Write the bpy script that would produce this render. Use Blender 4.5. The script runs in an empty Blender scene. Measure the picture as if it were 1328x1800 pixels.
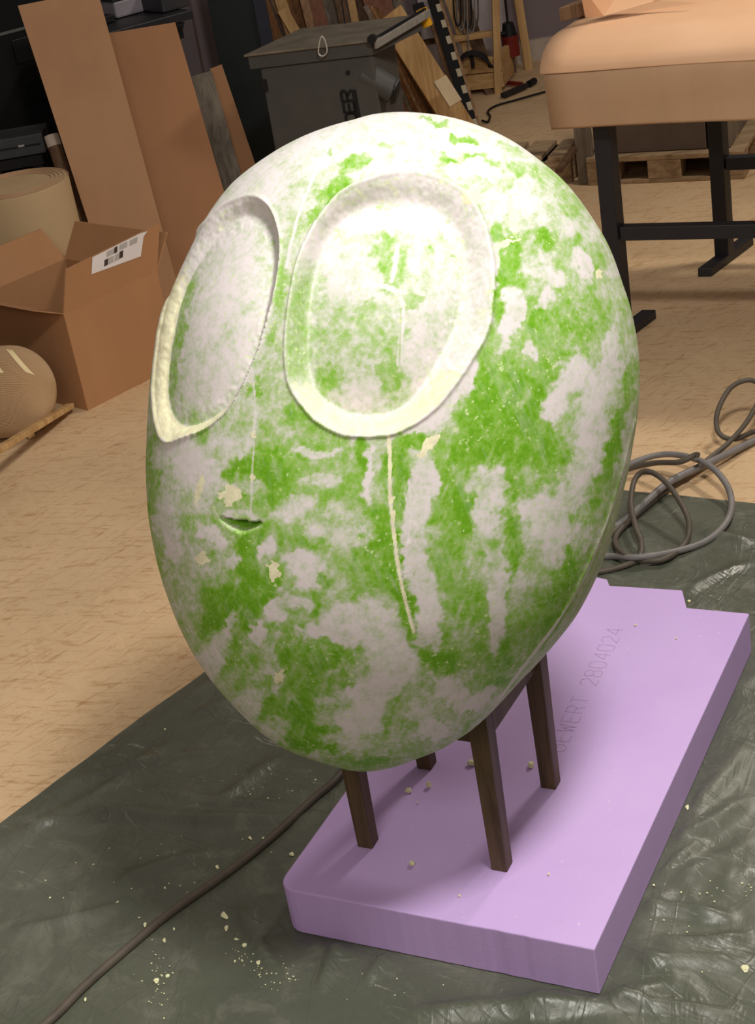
import bpy, math, random
import numpy as np
from mathutils import Vector, Matrix
random.seed(4)
R_ = math.radians
SC = bpy.context.scene
COL = SC.collection

# ------------------------------------------------------------------ camera
F_PX, PITCH, ROLL, CAM_H = 2837.64, 0.460611, -0.169782, 1.9602
_F = np.array([0, math.cos(PITCH), -math.sin(PITCH)])
_R0 = np.array([1.0, 0, 0]); _U0 = np.cross(_R0, _F)
CR = math.cos(ROLL) * _R0 + math.sin(ROLL) * _U0
CU = -math.sin(ROLL) * _R0 + math.cos(ROLL) * _U0
CF = _F
CAM = np.array([0, 0, CAM_H])
cd = bpy.data.cameras.new('camera'); cam = bpy.data.objects.new('camera', cd); COL.objects.link(cam)
M = Matrix(((CR[0], CU[0], -CF[0], 0), (CR[1], CU[1], -CF[1], 0), (CR[2], CU[2], -CF[2], CAM_H), (0, 0, 0, 1)))
cam.matrix_world = M
cd.sensor_fit = 'VERTICAL'; cd.sensor_height = 24; cd.sensor_width = 24 * 1328 / 1800
cd.lens = 24 * F_PX / 1800; cd.clip_end = 100
SC.camera = cam

# ------------------------------------------------------------------ light
SC.view_settings.view_transform = 'Standard'; SC.view_settings.look = 'None'
SC.view_settings.gamma = 1; SC.view_settings.use_curve_mapping = False
SC.view_settings.exposure = 0.0
w = bpy.data.worlds.new('world'); SC.world = w; w.use_nodes = True
w.node_tree.nodes['Background'].inputs[0].default_value = (1.0, .86, .76, 1)
w.node_tree.nodes['Background'].inputs[1].default_value = 0.23

def area(name, loc, target, sx, sy, power, col):
    ld = bpy.data.lights.new(name, 'AREA'); ld.shape = 'RECTANGLE'; ld.size = sx; ld.size_y = sy
    ld.energy = power; ld.color = col
    o = bpy.data.objects.new(name, ld); COL.objects.link(o); o.location = loc
    d = Vector(target) - Vector(loc)
    o.rotation_euler = d.to_track_quat('-Z', 'Y').to_euler()
    return o
area('ceiling_lamp_above', (0.70, 1.30, 3.4), (0.1, 2.35, 0.5), .48, .34, 84, (1.0, .96, .90))
area('ceiling_lamp_rear', (2.5, 5.3, 3.0), (1.0, 3.8, 0), .5, .3, 50, (1.0, .91, .80))
area('ceiling_lamp_front', (-0.9, -0.4, 2.9), (-.2, 3.2, .5), 1.6, .6, 30, (1.0, .91, .86))

# ------------------------------------------------------------------ helpers
def P(x, y, z=0.0):           # point at height z seen along a photo direction
    d = CF + CR * (x - 664) / F_PX - CU * (y - 900) / F_PX
    return CAM + d * ((z - CAM_H) / d[2])
def Q(x, y, Y):               # point at depth Y
    d = CF + CR * (x - 664) / F_PX - CU * (y - 900) / F_PX
    return CAM + d * (Y / d[1])
def V(*a): return np.array(a, float)
def unit(v): v = np.array(v, float); return v / np.linalg.norm(v)
UP = V(0, 0, 1)

def wloc(o):
    t = np.zeros(3)
    while o is not None:
        t = t + np.array(o.location); o = o.parent
    return t
def tag(o, label=None, cat=None, group=None, kind=None):
    if label: o['label'] = label
    if cat: o['category'] = cat
    if group: o['group'] = group
    if kind: o['kind'] = kind
    return o
def thing(name, label, cat, loc, group=None):
    o = bpy.data.objects.new(name, None); COL.objects.link(o)
    o.location = tuple(float(a) for a in loc); o.empty_display_size = .05
    return tag(o, label, cat, group)
def copy_tree(o, loc=None, rz=0, parent=None):
    kids = [c for c in bpy.data.objects if c.parent == o]
    c = o.copy(); COL.objects.link(c)
    if parent is not None: c.parent = parent
    if loc is not None: c.location = tuple(loc)
    if rz: c.rotation_euler[2] += rz
    for k in kids: copy_tree(k, parent=c)
    return c

class G:
    def __init__(s): s.v = []; s.f = []
    def add(s, vs, fs):
        b = len(s.v); s.v += [tuple(float(c) for c in v) for v in vs]; s.f += [tuple(i + b for i in f) for f in fs]; return s
    def box(s, o, a, b, c):   # corner and three edge vectors
        o, a, b, c = map(lambda t: np.array(t, float), (o, a, b, c))
        vs = [o, o + a, o + a + b, o + b, o + c, o + a + c, o + a + b + c, o + b + c]
        fs = [(0, 3, 2, 1), (4, 5, 6, 7), (0, 1, 5, 4), (1, 2, 6, 5), (2, 3, 7, 6), (3, 0, 4, 7)]
        if np.dot(np.cross(a, b), c) < 0: fs = [f[::-1] for f in fs]
        return s.add(vs, fs)
    def bar(s, p0, p1, w_, h_, up=UP):  # width along side, height along up
        p0 = np.array(p0, float); p1 = np.array(p1, float); d = unit(p1 - p0)
        sd = unit(np.cross(d, up)); u = np.cross(sd, d)
        return s.box(p0 - sd * w_ / 2 - u * h_ / 2, p1 - p0, sd * w_, u * h_)
    def prism(s, pts, vec):
        pts = [np.array(p, float) for p in pts]; vec = np.array(vec, float); n = len(pts)
        nrm = sum(np.cross(pts[i] - pts[0], pts[(i + 1) % n] - pts[0]) for i in range(n))
        if np.dot(nrm, vec) < 0: pts = pts[::-1]
        vs = pts + [p + vec for p in pts]
        fs = [tuple(range(n))[::-1], tuple(range(n, 2 * n))] + [(i, (i + 1) % n, (i + 1) % n + n, i + n) for i in range(n)]
        return s.add(vs, fs)
    def cyl(s, p0, p1, r0, r1=None, n=24, cap=True):
        p0 = np.array(p0, float); p1 = np.array(p1, float); r1 = r0 if r1 is None else r1
        d = unit(p1 - p0); a = unit(np.cross(d, V(1, 0, 0) if abs(d[0]) < .9 else V(0, 1, 0))); b = np.cross(d, a)
        vs = []
        for p, r in ((p0, r0), (p1, r1)):
            vs += [p + r * (math.cos(t) * a + math.sin(t) * b) for t in np.linspace(0, 2 * math.pi, n, endpoint=False)]
        fs = [(i, (i + 1) % n, (i + 1) % n + n, i + n) for i in range(n)]
        if cap: fs += [tuple(range(n))[::-1], tuple(range(n, 2 * n))]
        return s.add(vs, fs)
    def tube(s, pts, r, n=10, closed=False, smooth=True):
        pts = [np.array(p, float) for p in pts]
        if smooth: pts = catmull(pts, 8, closed)
        m = len(pts); vs = []; fs = []
        prev = None
        for i, p in enumerate(pts):
            t = unit(pts[(i + 1) % m] - pts[i - 1]) if closed else unit(pts[min(i + 1, m - 1)] - pts[max(i - 1, 0)])
            if prev is None: a = unit(np.cross(t, V(.3, .2, 1)))
            else: a = unit(prev - t * np.dot(prev, t))
            prev = a; b = np.cross(t, a)
            rr = r[i] if hasattr(r, '__len__') else r
            vs += [p + rr * (math.cos(q) * a + math.sin(q) * b) for q in np.linspace(0, 2 * math.pi, n, endpoint=False)]
        for i in range(m if closed else m - 1):
            j = (i + 1) % m
            fs += [(i * n + k, i * n + (k + 1) % n, j * n + (k + 1) % n, j * n + k) for k in range(n)]
        if not closed: fs += [tuple(range(n))[::-1], tuple((m - 1) * n + k for k in range(n))]
        return s.add(vs, fs)
    def build(s, name, mat, parent=None, smooth=False, bevel=0, bseg=2):
        off = wloc(parent) if parent is not None else np.zeros(3)
        loc = np.zeros(3)
        if parent is None:
            vv = np.array(s.v); loc = V((vv[:, 0].min() + vv[:, 0].max()) / 2, (vv[:, 1].min() + vv[:, 1].max()) / 2, vv[:, 2].min())
        me = bpy.data.meshes.new(name)
        me.from_pydata([tuple(np.array(v) - off - loc) for v in s.v], [], s.f); me.update()
        me.materials.append(mat)
        o = bpy.data.objects.new(name, me); COL.objects.link(o)
        o.location = tuple(float(a) for a in loc)
        if parent is not None: o.parent = parent
        if smooth:
            me.polygons.foreach_set('use_smooth', [True] * len(me.polygons))
            try: me.set_sharp_from_angle(angle=R_(40))
            except Exception: pass
        if bevel:
            b = o.modifiers.new('bevel', 'BEVEL'); b.width = bevel; b.segments = bseg; b.limit_method = 'ANGLE'; b.angle_limit = R_(40)
        return o

def catmull(pts, k, closed=False):
    out = []; n = len(pts)
    rng = range(n) if closed else range(n - 1)
    for i in rng:
        if closed: a, b, c, d = pts[i - 1], pts[i], pts[(i + 1) % n], pts[(i + 2) % n]
        else: a, b, c, d = pts[max(i - 1, 0)], pts[i], pts[i + 1], pts[min(i + 2, n - 1)]
        for j in range(k):
            t = j / k
            out.append(.5 * ((2 * b) + (c - a) * t + (2 * a - 5 * b + 4 * c - d) * t * t + (3 * b - a - 3 * c + d) * t ** 3))
    if not closed: out.append(pts[-1])
    return out

# ------------------------------------------------------------------ materials
def srgb(r, g, b):
    f = lambda c: (c / 255 / 12.92) if c / 255 <= .04045 else ((c / 255 + .055) / 1.055) ** 2.4
    return (f(r), f(g), f(b), 1)
class NT:
    def __init__(s, name, rough=.7, spec=.3):
        s.m = bpy.data.materials.new(name); s.m.use_nodes = True; s.t = s.m.node_tree; s.n = s.t.nodes; s.l = s.t.links
        s.b = s.n['Principled BSDF']; s.b.inputs['Roughness'].default_value = rough
        s.b.inputs['Specular IOR Level'].default_value = spec
        s.co = s.n.new('ShaderNodeTexCoord').outputs['Object']
    def link(s, a, b): s.l.new(a, b)
    def setv(s, sock, v):
        if isinstance(v, bpy.types.NodeSocket): s.l.new(v, sock)
        else: sock.default_value = v
    def mapping(s, scale=(1, 1, 1), rot=(0, 0, 0), co=None):
        if any(rot):
            r = s.n.new('ShaderNodeMapping'); s.link(co or s.co, r.inputs[0]); r.inputs['Rotation'].default_value = rot; co = r.outputs[0]; rot = (0, 0, 0)
        m = s.n.new('ShaderNodeMapping'); s.link(co or s.co, m.inputs[0]); m.inputs['Scale'].default_value = scale; m.inputs['Rotation'].default_value = rot
        return m.outputs[0]
    def noise(s, scale, detail=4, rough=.55, co=None, dist=0):
        n = s.n.new('ShaderNodeTexNoise'); s.link(co or s.co, n.inputs['Vector']); n.inputs['Scale'].default_value = scale
        n.inputs['Detail'].default_value = detail; n.inputs['Roughness'].default_value = rough; n.inputs['Distortion'].default_value = dist
        return n.outputs['Fac']
    def voro(s, scale, co=None, out='Distance', feature='F1'):
        n = s.n.new('ShaderNodeTexVoronoi'); n.feature = feature; s.link(co or s.co, n.inputs['Vector']); n.inputs['Scale'].default_value = scale
        return n.outputs[out]
    def ramp(s, fac, stops, interp='LINEAR'):
        r = s.n.new('ShaderNodeValToRGB'); s.link(fac, r.inputs[0]); r.color_ramp.interpolation = interp
        e = r.color_ramp.elements
        while len(e) < len(stops): e.new(.5)
        for k, (p, c) in enumerate(stops):
            e[k].position = p; e[k].color = c if len(c) == 4 else (*c, 1)
        return r.outputs[0]
    def fr(s, fac, a, b, lo=0, hi=1):
        m = s.n.new('ShaderNodeMapRange'); s.setv(m.inputs[0], fac); m.inputs[1].default_value = a; m.inputs[2].default_value = b
        m.inputs[3].default_value = lo; m.inputs[4].default_value = hi; return m.outputs[0]
    def math(s, op, a, b=0):
        m = s.n.new('ShaderNodeMath'); m.operation = op; s.setv(m.inputs[0], a); s.setv(m.inputs[1], b); return m.outputs[0]
    def mix(s, fac, a, b, blend='MIX'):
        m = s.n.new('ShaderNodeMix'); m.data_type = 'RGBA'; m.blend_type = blend
        s.setv(m.inputs[0], fac); s.setv(m.inputs[6], a); s.setv(m.inputs[7], b); return m.outputs[2]
    def attr(s, name):
        a = s.n.new('ShaderNodeAttribute'); a.attribute_name = name; return a.outputs['Fac']
    def color(s, c): s.setv(s.b.inputs['Base Color'], c); return s
    def bump(s, h, strength=.3, dist=.01):
        b = s.n.new('ShaderNodeBump'); s.link(h, b.inputs['Height']); b.inputs['Strength'].default_value = strength; b.inputs['Distance'].default_value = dist
        s.link(b.outputs[0], s.b.inputs['Normal']); return s
MATS = {}
def plain(name, rgb, rough=.7, var=.12, scale=14, metal=0, spec=.3, bump=0):
    if name in MATS: return MATS[name]
    k = NT(name, rough, spec); c = srgb(*rgb)
    d = tuple(x * (1 - var) for x in c[:3]) + (1,); e = tuple(min(1, x * (1 + var)) for x in c[:3]) + (1,)
    k.color(k.ramp(k.noise(scale, 5), [(.3, d), (.7, e)])); k.b.inputs['Metallic'].default_value = metal
    if bump: k.bump(k.noise(scale * 3, 4), bump, .004)
    MATS[name] = k.m; return k.m
def wood(name, light, dark, axis=2, scale=1.0, rough=.65):
    if name in MATS: return MATS[name]
    k = NT(name, rough, .25)
    sc = [26 * scale] * 3; sc[axis] = 1.6 * scale
    mp = k.mapping(tuple(sc))
    n = k.noise(1.0, 6, .6, mp, 1.2)
    n2 = k.noise(3, 3)
    c = k.ramp(n, [(.32, srgb(*dark)), (.62, srgb(*light))])
    knots = k.fr(k.voro(5 * scale, k.mapping(tuple(1.6 if i == axis else 3 for i in range(3)))), .0, .09, .55, 1)
    c = k.mix(1.0, c, k.ramp(n2, [(.3, (.82, .82, .82)), (.7, (1, 1, 1))]), 'MULTIPLY')
    k.color(c); k.bump(n, .15, .003)
    MATS[name] = k.m; return k.m

# floor: oriented strand board
k = NT('osb_floor', .62, .3)
cols = []
fl = None
for i, (rot, sc) in enumerate(((.3, (9, 60, 1)), (1.25, (8, 55, 1)), (-.7, (10, 70, 1)), (2.2, (7, 48, 1)))):
    n = k.noise(1.0, 3, .6, k.mapping(sc, (0, 0, rot)), 1.3)
    cols.append(n)
base = k.ramp(k.noise(1.4, 3), [(.3, srgb(206, 176, 137)), (.7, srgb(221, 191, 151))])
c = base
c = k.mix(k.fr(cols[0], .53, .72, 0, .75), c, srgb(176, 134, 90))
c = k.mix(k.fr(cols[1], .54, .74, 0, .6), c, srgb(224, 192, 150))
c = k.mix(k.fr(cols[2], .56, .74, 0, .75), c, srgb(168, 126, 84))
c = k.mix(k.fr(cols[3], .58, .82, 0, .5), c, srgb(226, 196, 156))
fleck = k.fr(k.noise(1.0, 4, .7, k.mapping((14, 90, 1), (0, 0, .9)), 2.5), .66, .73)
c = k.mix(fleck, c, srgb(104, 70, 42))
dirt = k.fr(k.noise(.9, 4), .5, .75, 0, .3)
c = k.mix(dirt, c, srgb(120, 98, 74))
k.color(c); k.bump(cols[1], .12, .004)
M_OSB = k.m

def cardboard(name, rgb, flute=(0, 0, 0)):
    if name in MATS: return MATS[name]
    k = NT(name, .8, .15); c = srgb(*rgb)
    n = k.noise(1.5, 4); g = k.noise(160, 2)
    a = tuple(x * .90 for x in c[:3]) + (1,); b = tuple(min(1, x * 1.08) for x in c[:3]) + (1,)
    col = k.ramp(n, [(.3, a), (.7, b)])
    st = k.noise(1.0, 2, .5, k.mapping((14, 14, 1.2)))
    col = k.mix(k.fr(st, .4, .8, 0, .22), col, tuple(x * .72 for x in c[:3]) + (1,))
    col = k.mix(k.fr(g, .55, .8, 0, .12), col, (.12, .08, .05, 1))
    k.color(col); MATS[name] = k.m; return k.m
M_CARD = cardboard('cardboard', (176, 136, 102))
M_CARD2 = cardboard('cardboard_orange', (166, 122, 88))
M_BOX = cardboard('cardboard_box', (172, 128, 90))
M_KRAFT = cardboard('kraft_paper', (222, 178, 140))
M_KRAFT_SHADE_WINDING = cardboard('kraft_shade_winding', (186, 152, 120))  # darker kraft: painted shade on the hanging sheet, and the roll's winding edge
M_ROLL = cardboard('beige_paper_roll', (190, 164, 126))
M_BLACK = plain('black_plastic', (22, 22, 24), .55)
M_BLACKM = plain('black_painted_steel', (34, 34, 38), .45, spec=.4)
M_DARK = plain('dark_steel', (40, 44, 50), .5)
M_WALL = plain('painted_wall', (132, 120, 122), .9, .08, 2.5)
M_PLINTH = plain('pale_plinth', (186, 172, 158), .85)
M_SAW = plain('grey_painted_metal', (76, 75, 72), .55, .08)
M_ALU = plain('worn_aluminium', (150, 146, 138), .45, .15, 30, metal=.3)
M_CAST = plain('cast_iron_table', (124, 116, 102), .42, .25, 12, metal=.35)
M_WHITE = plain('white_panel', (186, 176, 178), .8, .05)
M_PINE = wood('pine', (214, 176, 122), (176, 134, 84), 2)
M_PINEX = wood('pine_x', (214, 176, 122), (176, 134, 84), 0)
M_PINED = wood('pine_old', (176, 140, 104), (120, 88, 62), 2)
M_PLYEDGE = wood('plywood_edge', (150, 104, 62), (92, 58, 32), 2)
M_BROWNW = wood('brown_board', (120, 92, 66), (78, 56, 40), 2)
M_GREYW = wood('weathered_wood', (140, 128, 112), (96, 86, 76), 2)
M_REDW = wood('reddish_wood', (150, 100, 78), (112, 72, 56), 2)
M_STOOL = wood('dark_stained_wood', (104, 86, 58), (72, 58, 38), 2, 1.6, .5)
M_PALLET = wood('pallet_wood', (186, 160, 126), (138, 112, 84), 0)
M_CREAM = plain('cream_foam', (232, 232, 188), .9, .06, 40)
M_CABLE = plain('grey_brown_rubber', (92, 84, 74), .5, .15, 20)
M_CABLE2 = plain('pale_grey_rubber', (128, 124, 122), .45, .15, 20)
M_RED = plain('dark_red_paint', (116, 34, 26), .5)
M_YEL = plain('yellow_plastic', (206, 152, 30), .45)
M_CHROME = plain('bright_wire', (210, 208, 200), .3, .05, metal=.5)
M_PAPER = plain('white_label_paper', (226, 222, 222), .7, .03)
M_INK = plain('dark_ink', (70, 60, 56), .8)
M_TAPE = plain('yellowed_tape', (226, 208, 160), .5, .05)

# ------------------------------------------------------------------ setting
g = G(); g.box((-5, -2, -.05), (11, 0, 0), (0, 11.35, 0), (0, 0, .05)); tag(g.build('floor', M_OSB), kind='structure')
g = G(); g.box((-5, 9.35, 0), (11, 0, 0), (0, .1, 0), (0, 0, 3.2)); tag(g.build('wall_back', M_WALL), kind='structure')
g = G(); g.box((-5.1, -2, 0), (.1, 0, 0), (0, 11.35, 0), (0, 0, 3.2)); tag(g.build('wall_left', M_WALL), kind='structure')
g = G(); g.box((6, -2, 0), (.1, 0, 0), (0, 11.35, 0), (0, 0, 3.2)); tag(g.build('wall_right', M_WALL), kind='structure')
g = G(); g.box((-5, 9.31, 0), (11, 0, 0), (0, .04, 0), (0, 0, .12)); tag(g.build('baseboard_back', M_PLINTH), kind='structure')
#@@OBJECTS

# ------------------------------------------------------------------ carved head
def vnoise(x, y, scale, seed, octs=4):
    rs = np.random.RandomState(seed); tot = np.zeros_like(x); amp = 1; s = 0
    for o in range(octs):
        g = rs.rand(128, 128); a = x * scale; b = y * scale
        ia = np.floor(a).astype(int); ib = np.floor(b).astype(int); fa = a - ia; fb = b - ib
        fa = fa * fa * (3 - 2 * fa); fb = fb * fb * (3 - 2 * fb); ia0 = ia % 128; ib0 = ib % 128; ia1 = (ia + 1) % 128; ib1 = (ib + 1) % 128
        v = (g[ia0, ib0] * (1 - fa) + g[ia1, ib0] * fa) * (1 - fb) + (g[ia0, ib1] * (1 - fa) + g[ia1, ib1] * fa) * fb
        tot += amp * (v - .5) * 2; s += amp; amp *= .55; scale *= 2.03
    return tot / s
HG = [0.7669, 0.7669, 0.7826, 0.8292, 0.8431, 0.8568, 0.8434, 0.829, 0.818, 0.8124, 0.8016, 0.7885, 0.7784, 0.7714, 0.7686, 0.7643, 0.7562, 0.7389, 0.7169, 0.704, 0.6987, 0.6864, 0.6004, 0.5403, 0.5403]
HC = [0.0018, 0.0109, 0.0213, 0.0174, 0.0125, 0.0081, 0.009, 0.0113, 0.0088, 0.0068, 0.0055, 0.0014, -0.0058, -0.0126, -0.0173, -0.0218, -0.027, -0.0357, -0.0429, -0.0435, -0.045, -0.0467, -0.0456, -0.0433, -0.0418]
HS = (1 - np.cos(np.pi * np.linspace(0, 1, 25))) / 2
HVT, HVB, HK, HD = 0.51893, -0.53169, .15, .95
HCEN = Q(690, 790, 2.38)
def spline_radius(poly, cx, cy, ang):
    p = np.array(catmull([np.array(q, float) for q in poly], 8, True))
    a = np.arctan2(p[:, 1] - cy, p[:, 0] - cx); r = np.hypot(p[:, 0] - cx, p[:, 1] - cy)
    i = np.argsort(a); a = a[i]; r = r[i]
    return np.interp(ang, np.r_[a[-1] - 2 * np.pi, a, a[0] + 2 * np.pi], np.r_[r[-1], r, r[0]])
EYE_R_OUT = [(713, 304), (654, 316), (604, 338), (565, 380), (538, 430), (520, 485), (509, 553), (505, 610), (510, 670), (530, 706), (556, 735), (590, 755), (626, 763), (694, 758), (752, 724), (795, 676), (830, 622), (852, 580), (862, 528), (861, 448), (833, 364), (778, 317)]
EYE_R_IN = [(704, 350), (650, 354), (600, 382), (568, 430), (548, 495), (540, 578), (541, 640), (556, 682), (582, 708), (630, 726), (680, 724), (722, 702), (758, 652), (800, 572), (818, 500), (816, 440), (800, 395), (760, 360)]
EYE_L_OUT = [(443, 346), (473, 364), (490, 406), (491, 459), (481, 519), (466, 575), (443, 639), (406, 712), (364, 750), (319, 769), (292, 773), (277, 745), (271, 688), (275, 632), (285, 568), (304, 500), (332, 436), (364, 391), (398, 361)]
EYE_L_IN = [(443, 372), (464, 380), (478, 406), (479, 462), (470, 519), (455, 587), (428, 658), (391, 715), (353, 739), (322, 746), (300, 724), (292, 685), (295, 632), (304, 575), (321, 511), (351, 451), (391, 398), (417, 378)]
# paint: (x, y, rx, ry, angle, green, strength)
BLOBS = [
 (700,250,300,70,0,.06,1),(420,330,120,90,0,.1,1),(420,500,80,200,0,.15,.8),(880,330,110,60,20,.3,.7),
 (690,540,180,240,0,.22,1),(1060,700,60,200,0,.4,.6),
 (500,560,28,170,6,.42,.9),(624,289,34,14,-25,.62,1),(596,325,18,22,30,.7,.9),(578,345,14,42,42,.85,1),(552,395,12,40,22,.75,1),(528,440,9,30,15,.5,1),
 (511,460,26,18,0,.5,.9),(500,500,20,40,5,.55,.9),(540,450,26,60,18,.2,.9),(579,270,10,8,0,.45,1),(677,250,18,7,10,.4,1),(690,281,22,5,0,.25,1),(738,282,20,4,0,.25,1),
 (515,520,10,60,8,.38,1),(506,600,9,60,4,.35,1),(497,640,12,40,0,.45,.9),
 (800,240,20,11,20,.75,1),(820,250,22,12,0,.75,1),(788,280,20,13,25,.85,1),(845,284,34,12,8,.7,1),(917,300,34,17,35,.62,1),(765,208,28,6,5,.55,1),(905,255,30,10,25,.4,1),(992,345,22,40,-30,.58,1),(965,330,30,18,40,.35,1),
 (845,263,48,9,8,.05,1),(855,243,16,6,8,.08,1),
 (830,300,60,18,8,.04,1),(922,354,26,40,0,.05,1),(868,360,24,22,0,.08,1),(878,414,12,26,-15,.85,1),(897,468,24,48,0,.85,1),(962,428,22,26,0,.85,1),(950,385,40,14,0,.3,1),(985,395,40,16,0,.2,.9),
 (884,528,22,40,10,.85,1),(947,558,40,50,0,.85,1),(997,535,32,55,0,.65,1),(1024,500,30,44,0,.55,1),(1056,538,24,34,0,.5,1),
 (1024,462,17,30,-18,.04,1),(967,488,32,16,20,.15,1),(960,525,20,20,0,.12,1),(938,470,18,10,0,.3,1),(866,470,14,46,6,.14,1),(1047,394,22,44,-15,.28,.9),(1080,470,12,60,-14,.32,.9),
 (853,612,20,34,20,.75,1),(905,612,30,26,0,.7,1),(877,687,66,56,0,.88,1),(907,722,64,62,0,.92,1),(838,742,34,36,0,.9,1),(967,640,32,44,0,.8,1),(1000,590,50,36,0,.7,1),(947,772,46,36,0,.82,1),(1010,640,20,34,0,.6,.9),
 (902,548,18,44,0,.04,1),(888,585,9,34,0,.1,1),(935,620,20,14,40,.12,1),
 (1007,655,24,36,20,.06,1),(977,707,26,34,35,.1,1),(1075,627,16,48,5,.1,1),(1045,700,24,60,15,.12,1),(1042,767,22,50,15,.1,1),(1095,560,14,60,-6,.4,.9),
 (823,662,15,30,0,.08,1),(762,735,50,18,-38,.05,1),(792,700,26,15,-50,.1,1),
 (1103,690,9,46,4,.8,1),(1085,757,10,50,12,.92,1),(1067,816,11,52,18,.95,1),(1054,873,14,44,12,.72,1),(1100,800,12,60,8,.3,1),
 (700,835,24,66,-4,.95,1),(790,873,28,112,-4,.85,1),(821,900,20,44,-10,1,1),(809,816,54,44,0,.82,1),(903,910,12,84,0,.88,1),(903,1000,15,64,0,.85,1),(941,798,64,32,0,.85,1),(896,790,60,40,0,.86,1),(860,770,60,40,0,.86,1),
 (666,971,36,62,0,.92,1),(708,1042,13,92,-12,.95,1),(790,986,32,62,0,.72,1),(821,1080,44,52,0,.8,1),(790,1137,52,50,0,.62,1),(860,1130,50,60,0,.7,1),(885,1152,32,26,-20,.85,1),(772,1167,40,22,32,.92,1),(979,1061,24,64,30,.8,1),(1000,1001,18,50,25,.82,1),(926,1118,42,42,0,.66,1),(881,1204,20,11,0,.85,1),(850,960,26,40,0,.6,.9),(760,920,20,40,0,.6,.5),
 (652,847,8,76,0,.0,1),(742,873,22,70,2,.2,1),(716,940,11,70,0,.08,1),(738,1000,14,60,0,.1,1),(750,1060,20,90,-8,.1,1),(764,836,9,30,-5,.06,1),(862,884,26,54,12,.1,1),(956,895,50,26,0,.06,1),(964,948,42,52,10,.12,1),(1009,854,26,74,22,.22,1),(1035,798,17,62,14,.14,1),(873,1054,17,92,5,.12,1),(870,1000,24,40,0,.3,.8),(858,847,32,30,0,.25,.9),(926,1010,22,60,25,.3,1),(1016,948,11,34,0,.3,1),(1060,920,16,60,20,.55,.9),(1035,985,12,50,22,.5,.9),
 (745,1120,14,16,0,.2,1),
 (417,816,38,28,0,.95,1),(481,828,36,58,0,.86,1),(443,884,14,22,0,.88,1),(534,805,50,32,0,.72,1),(560,884,42,28,0,.72,1),(635,805,14,44,3,.95,1),(617,854,26,42,0,.72,1),(590,800,40,30,0,.6,1),
 (420,900,50,60,0,.6,.8),(436,971,28,46,0,.95,1),(409,1054,56,42,0,1,1),(376,1106,22,24,0,1,1),(451,1024,44,34,0,.98,1),(391,1015,40,30,0,.78,1),(436,1091,24,26,0,1,1),(560,952,48,12,-8,.7,1),(665,948,36,64,0,.92,1),(639,1001,44,44,0,.8,1),(571,1024,14,13,0,.85,1),(549,1061,14,20,0,.8,1),
 (519,1163,40,38,0,.86,1),(560,1163,22,26,0,.88,1),(598,1152,28,30,0,.84,1),(541,1212,44,32,0,.84,1),(473,1231,32,36,0,.85,1),(511,1261,38,28,0,.85,1),(534,1295,56,22,22,.98,1),(571,1306,32,20,0,.95,1),(654,1329,46,15,0,.85,1),(398,1159,26,26,0,.66,1),(420,1195,30,30,0,.55,1),(710,1280,70,40,0,.52,1),(800,1270,60,30,-30,.5,1),(690,1240,60,30,-20,.55,1),(760,1220,50,26,0,.5,1),
 (364,1005,42,42,0,.42,.8),(315,1005,30,62,0,.32,1),(266,854,7,100,0,.7,1),(275,960,8,50,-8,.7,1),(364,1174,24,66,30,.14,1),(420,1255,28,66,42,.2,1),(480,1290,20,40,52,.3,.9),
 (635,1099,74,44,10,.04,1),(684,1150,60,36,30,.06,1),(579,1112,62,15,5,.08,1),(639,1261,32,48,35,.06,1),(665,1204,64,24,-32,.1,1),(592,1240,30,14,0,.35,.9),(541,1001,28,30,10,.02,1),(520,985,24,18,0,.04,1),(473,967,20,16,0,.02,1),(372,941,24,20,30,.03,1),(409,986,17,14,-20,.2,1),(485,1069,20,22,0,.1,1),(522,1057,30,16,0,.2,1),(455,1114,8,28,4,.12,1),(402,1110,8,28,20,.22,1),(353,830,44,44,0,.14,1),(315,800,36,44,0,.12,1),(380,800,30,40,0,.2,.9),(304,948,15,38,-10,.08,1),(297,873,20,64,0,.28,1),(519,895,36,26,0,.22,1),(556,798,48,7,0,.18,1),(564,847,34,9,10,.2,1),(598,928,54,32,0,.34,1),(421,783,24,18,0,.25,1),(555,940,26,12,0,.2,.8),(430,855,50,8,5,.3,.8),(420,905,50,9,6,.25,.8),
 (601,1001,20,60,0,.46,.8),(480,1180,12,50,-10,.3,.8),(790,1216,28,20,0,.08,1),(840,1227,40,18,-12,.07,1),(760,1280,28,18,0,.12,1),(735,1250,22,26,20,.25,.9),(700,1300,40,14,0,.3,.8),(870,1240,14,30,40,.35,1),(620,1310,60,14,8,.3,.9),
 (451,681,12,30,12,.9,1),(475,605,7,28,14,.82,1),(470,640,16,40,12,.35,.6),(500,720,24,40,0,.45,1),(522,722,24,30,0,.72,1),(541,750,34,20,10,.7,1),(475,740,12,40,0,.45,.9),(440,730,12,30,10,.5,.8),
 (730,775,20,14,0,.9,1),(700,772,12,12,0,.8,1),
 (310,560,10,40,10,.62,1),(303,630,10,60,4,.66,1),(300,690,8,30,0,.5,1),(380,560,70,170,12,.1,.9),(325,520,10,40,18,.5,.9),(308,600,10,80,7,.62,1),
 (684,460,30,56,0,.62,1),(655,480,14,30,0,.15,.8),(601,470,44,56,0,.1,1),(635,575,80,74,0,.42,1),(684,655,24,38,0,.68,1),(574,666,22,26,20,.68,1),(628,690,30,30,0,.12,1),(640,520,70,12,-5,.15,.9),(742,590,26,100,3,.07,1),(765,520,26,80,0,.12,1),(726,524,14,18,-30,.6,1),(757,435,9,17,0,.5,1),(748,455,12,24,0,.3,1),(690,380,110,26,0,.02,1),(700,430,8,40,0,.3,.7),(718,470,5,40,0,.4,.8),(620,420,10,6,0,.5,1),
]
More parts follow.
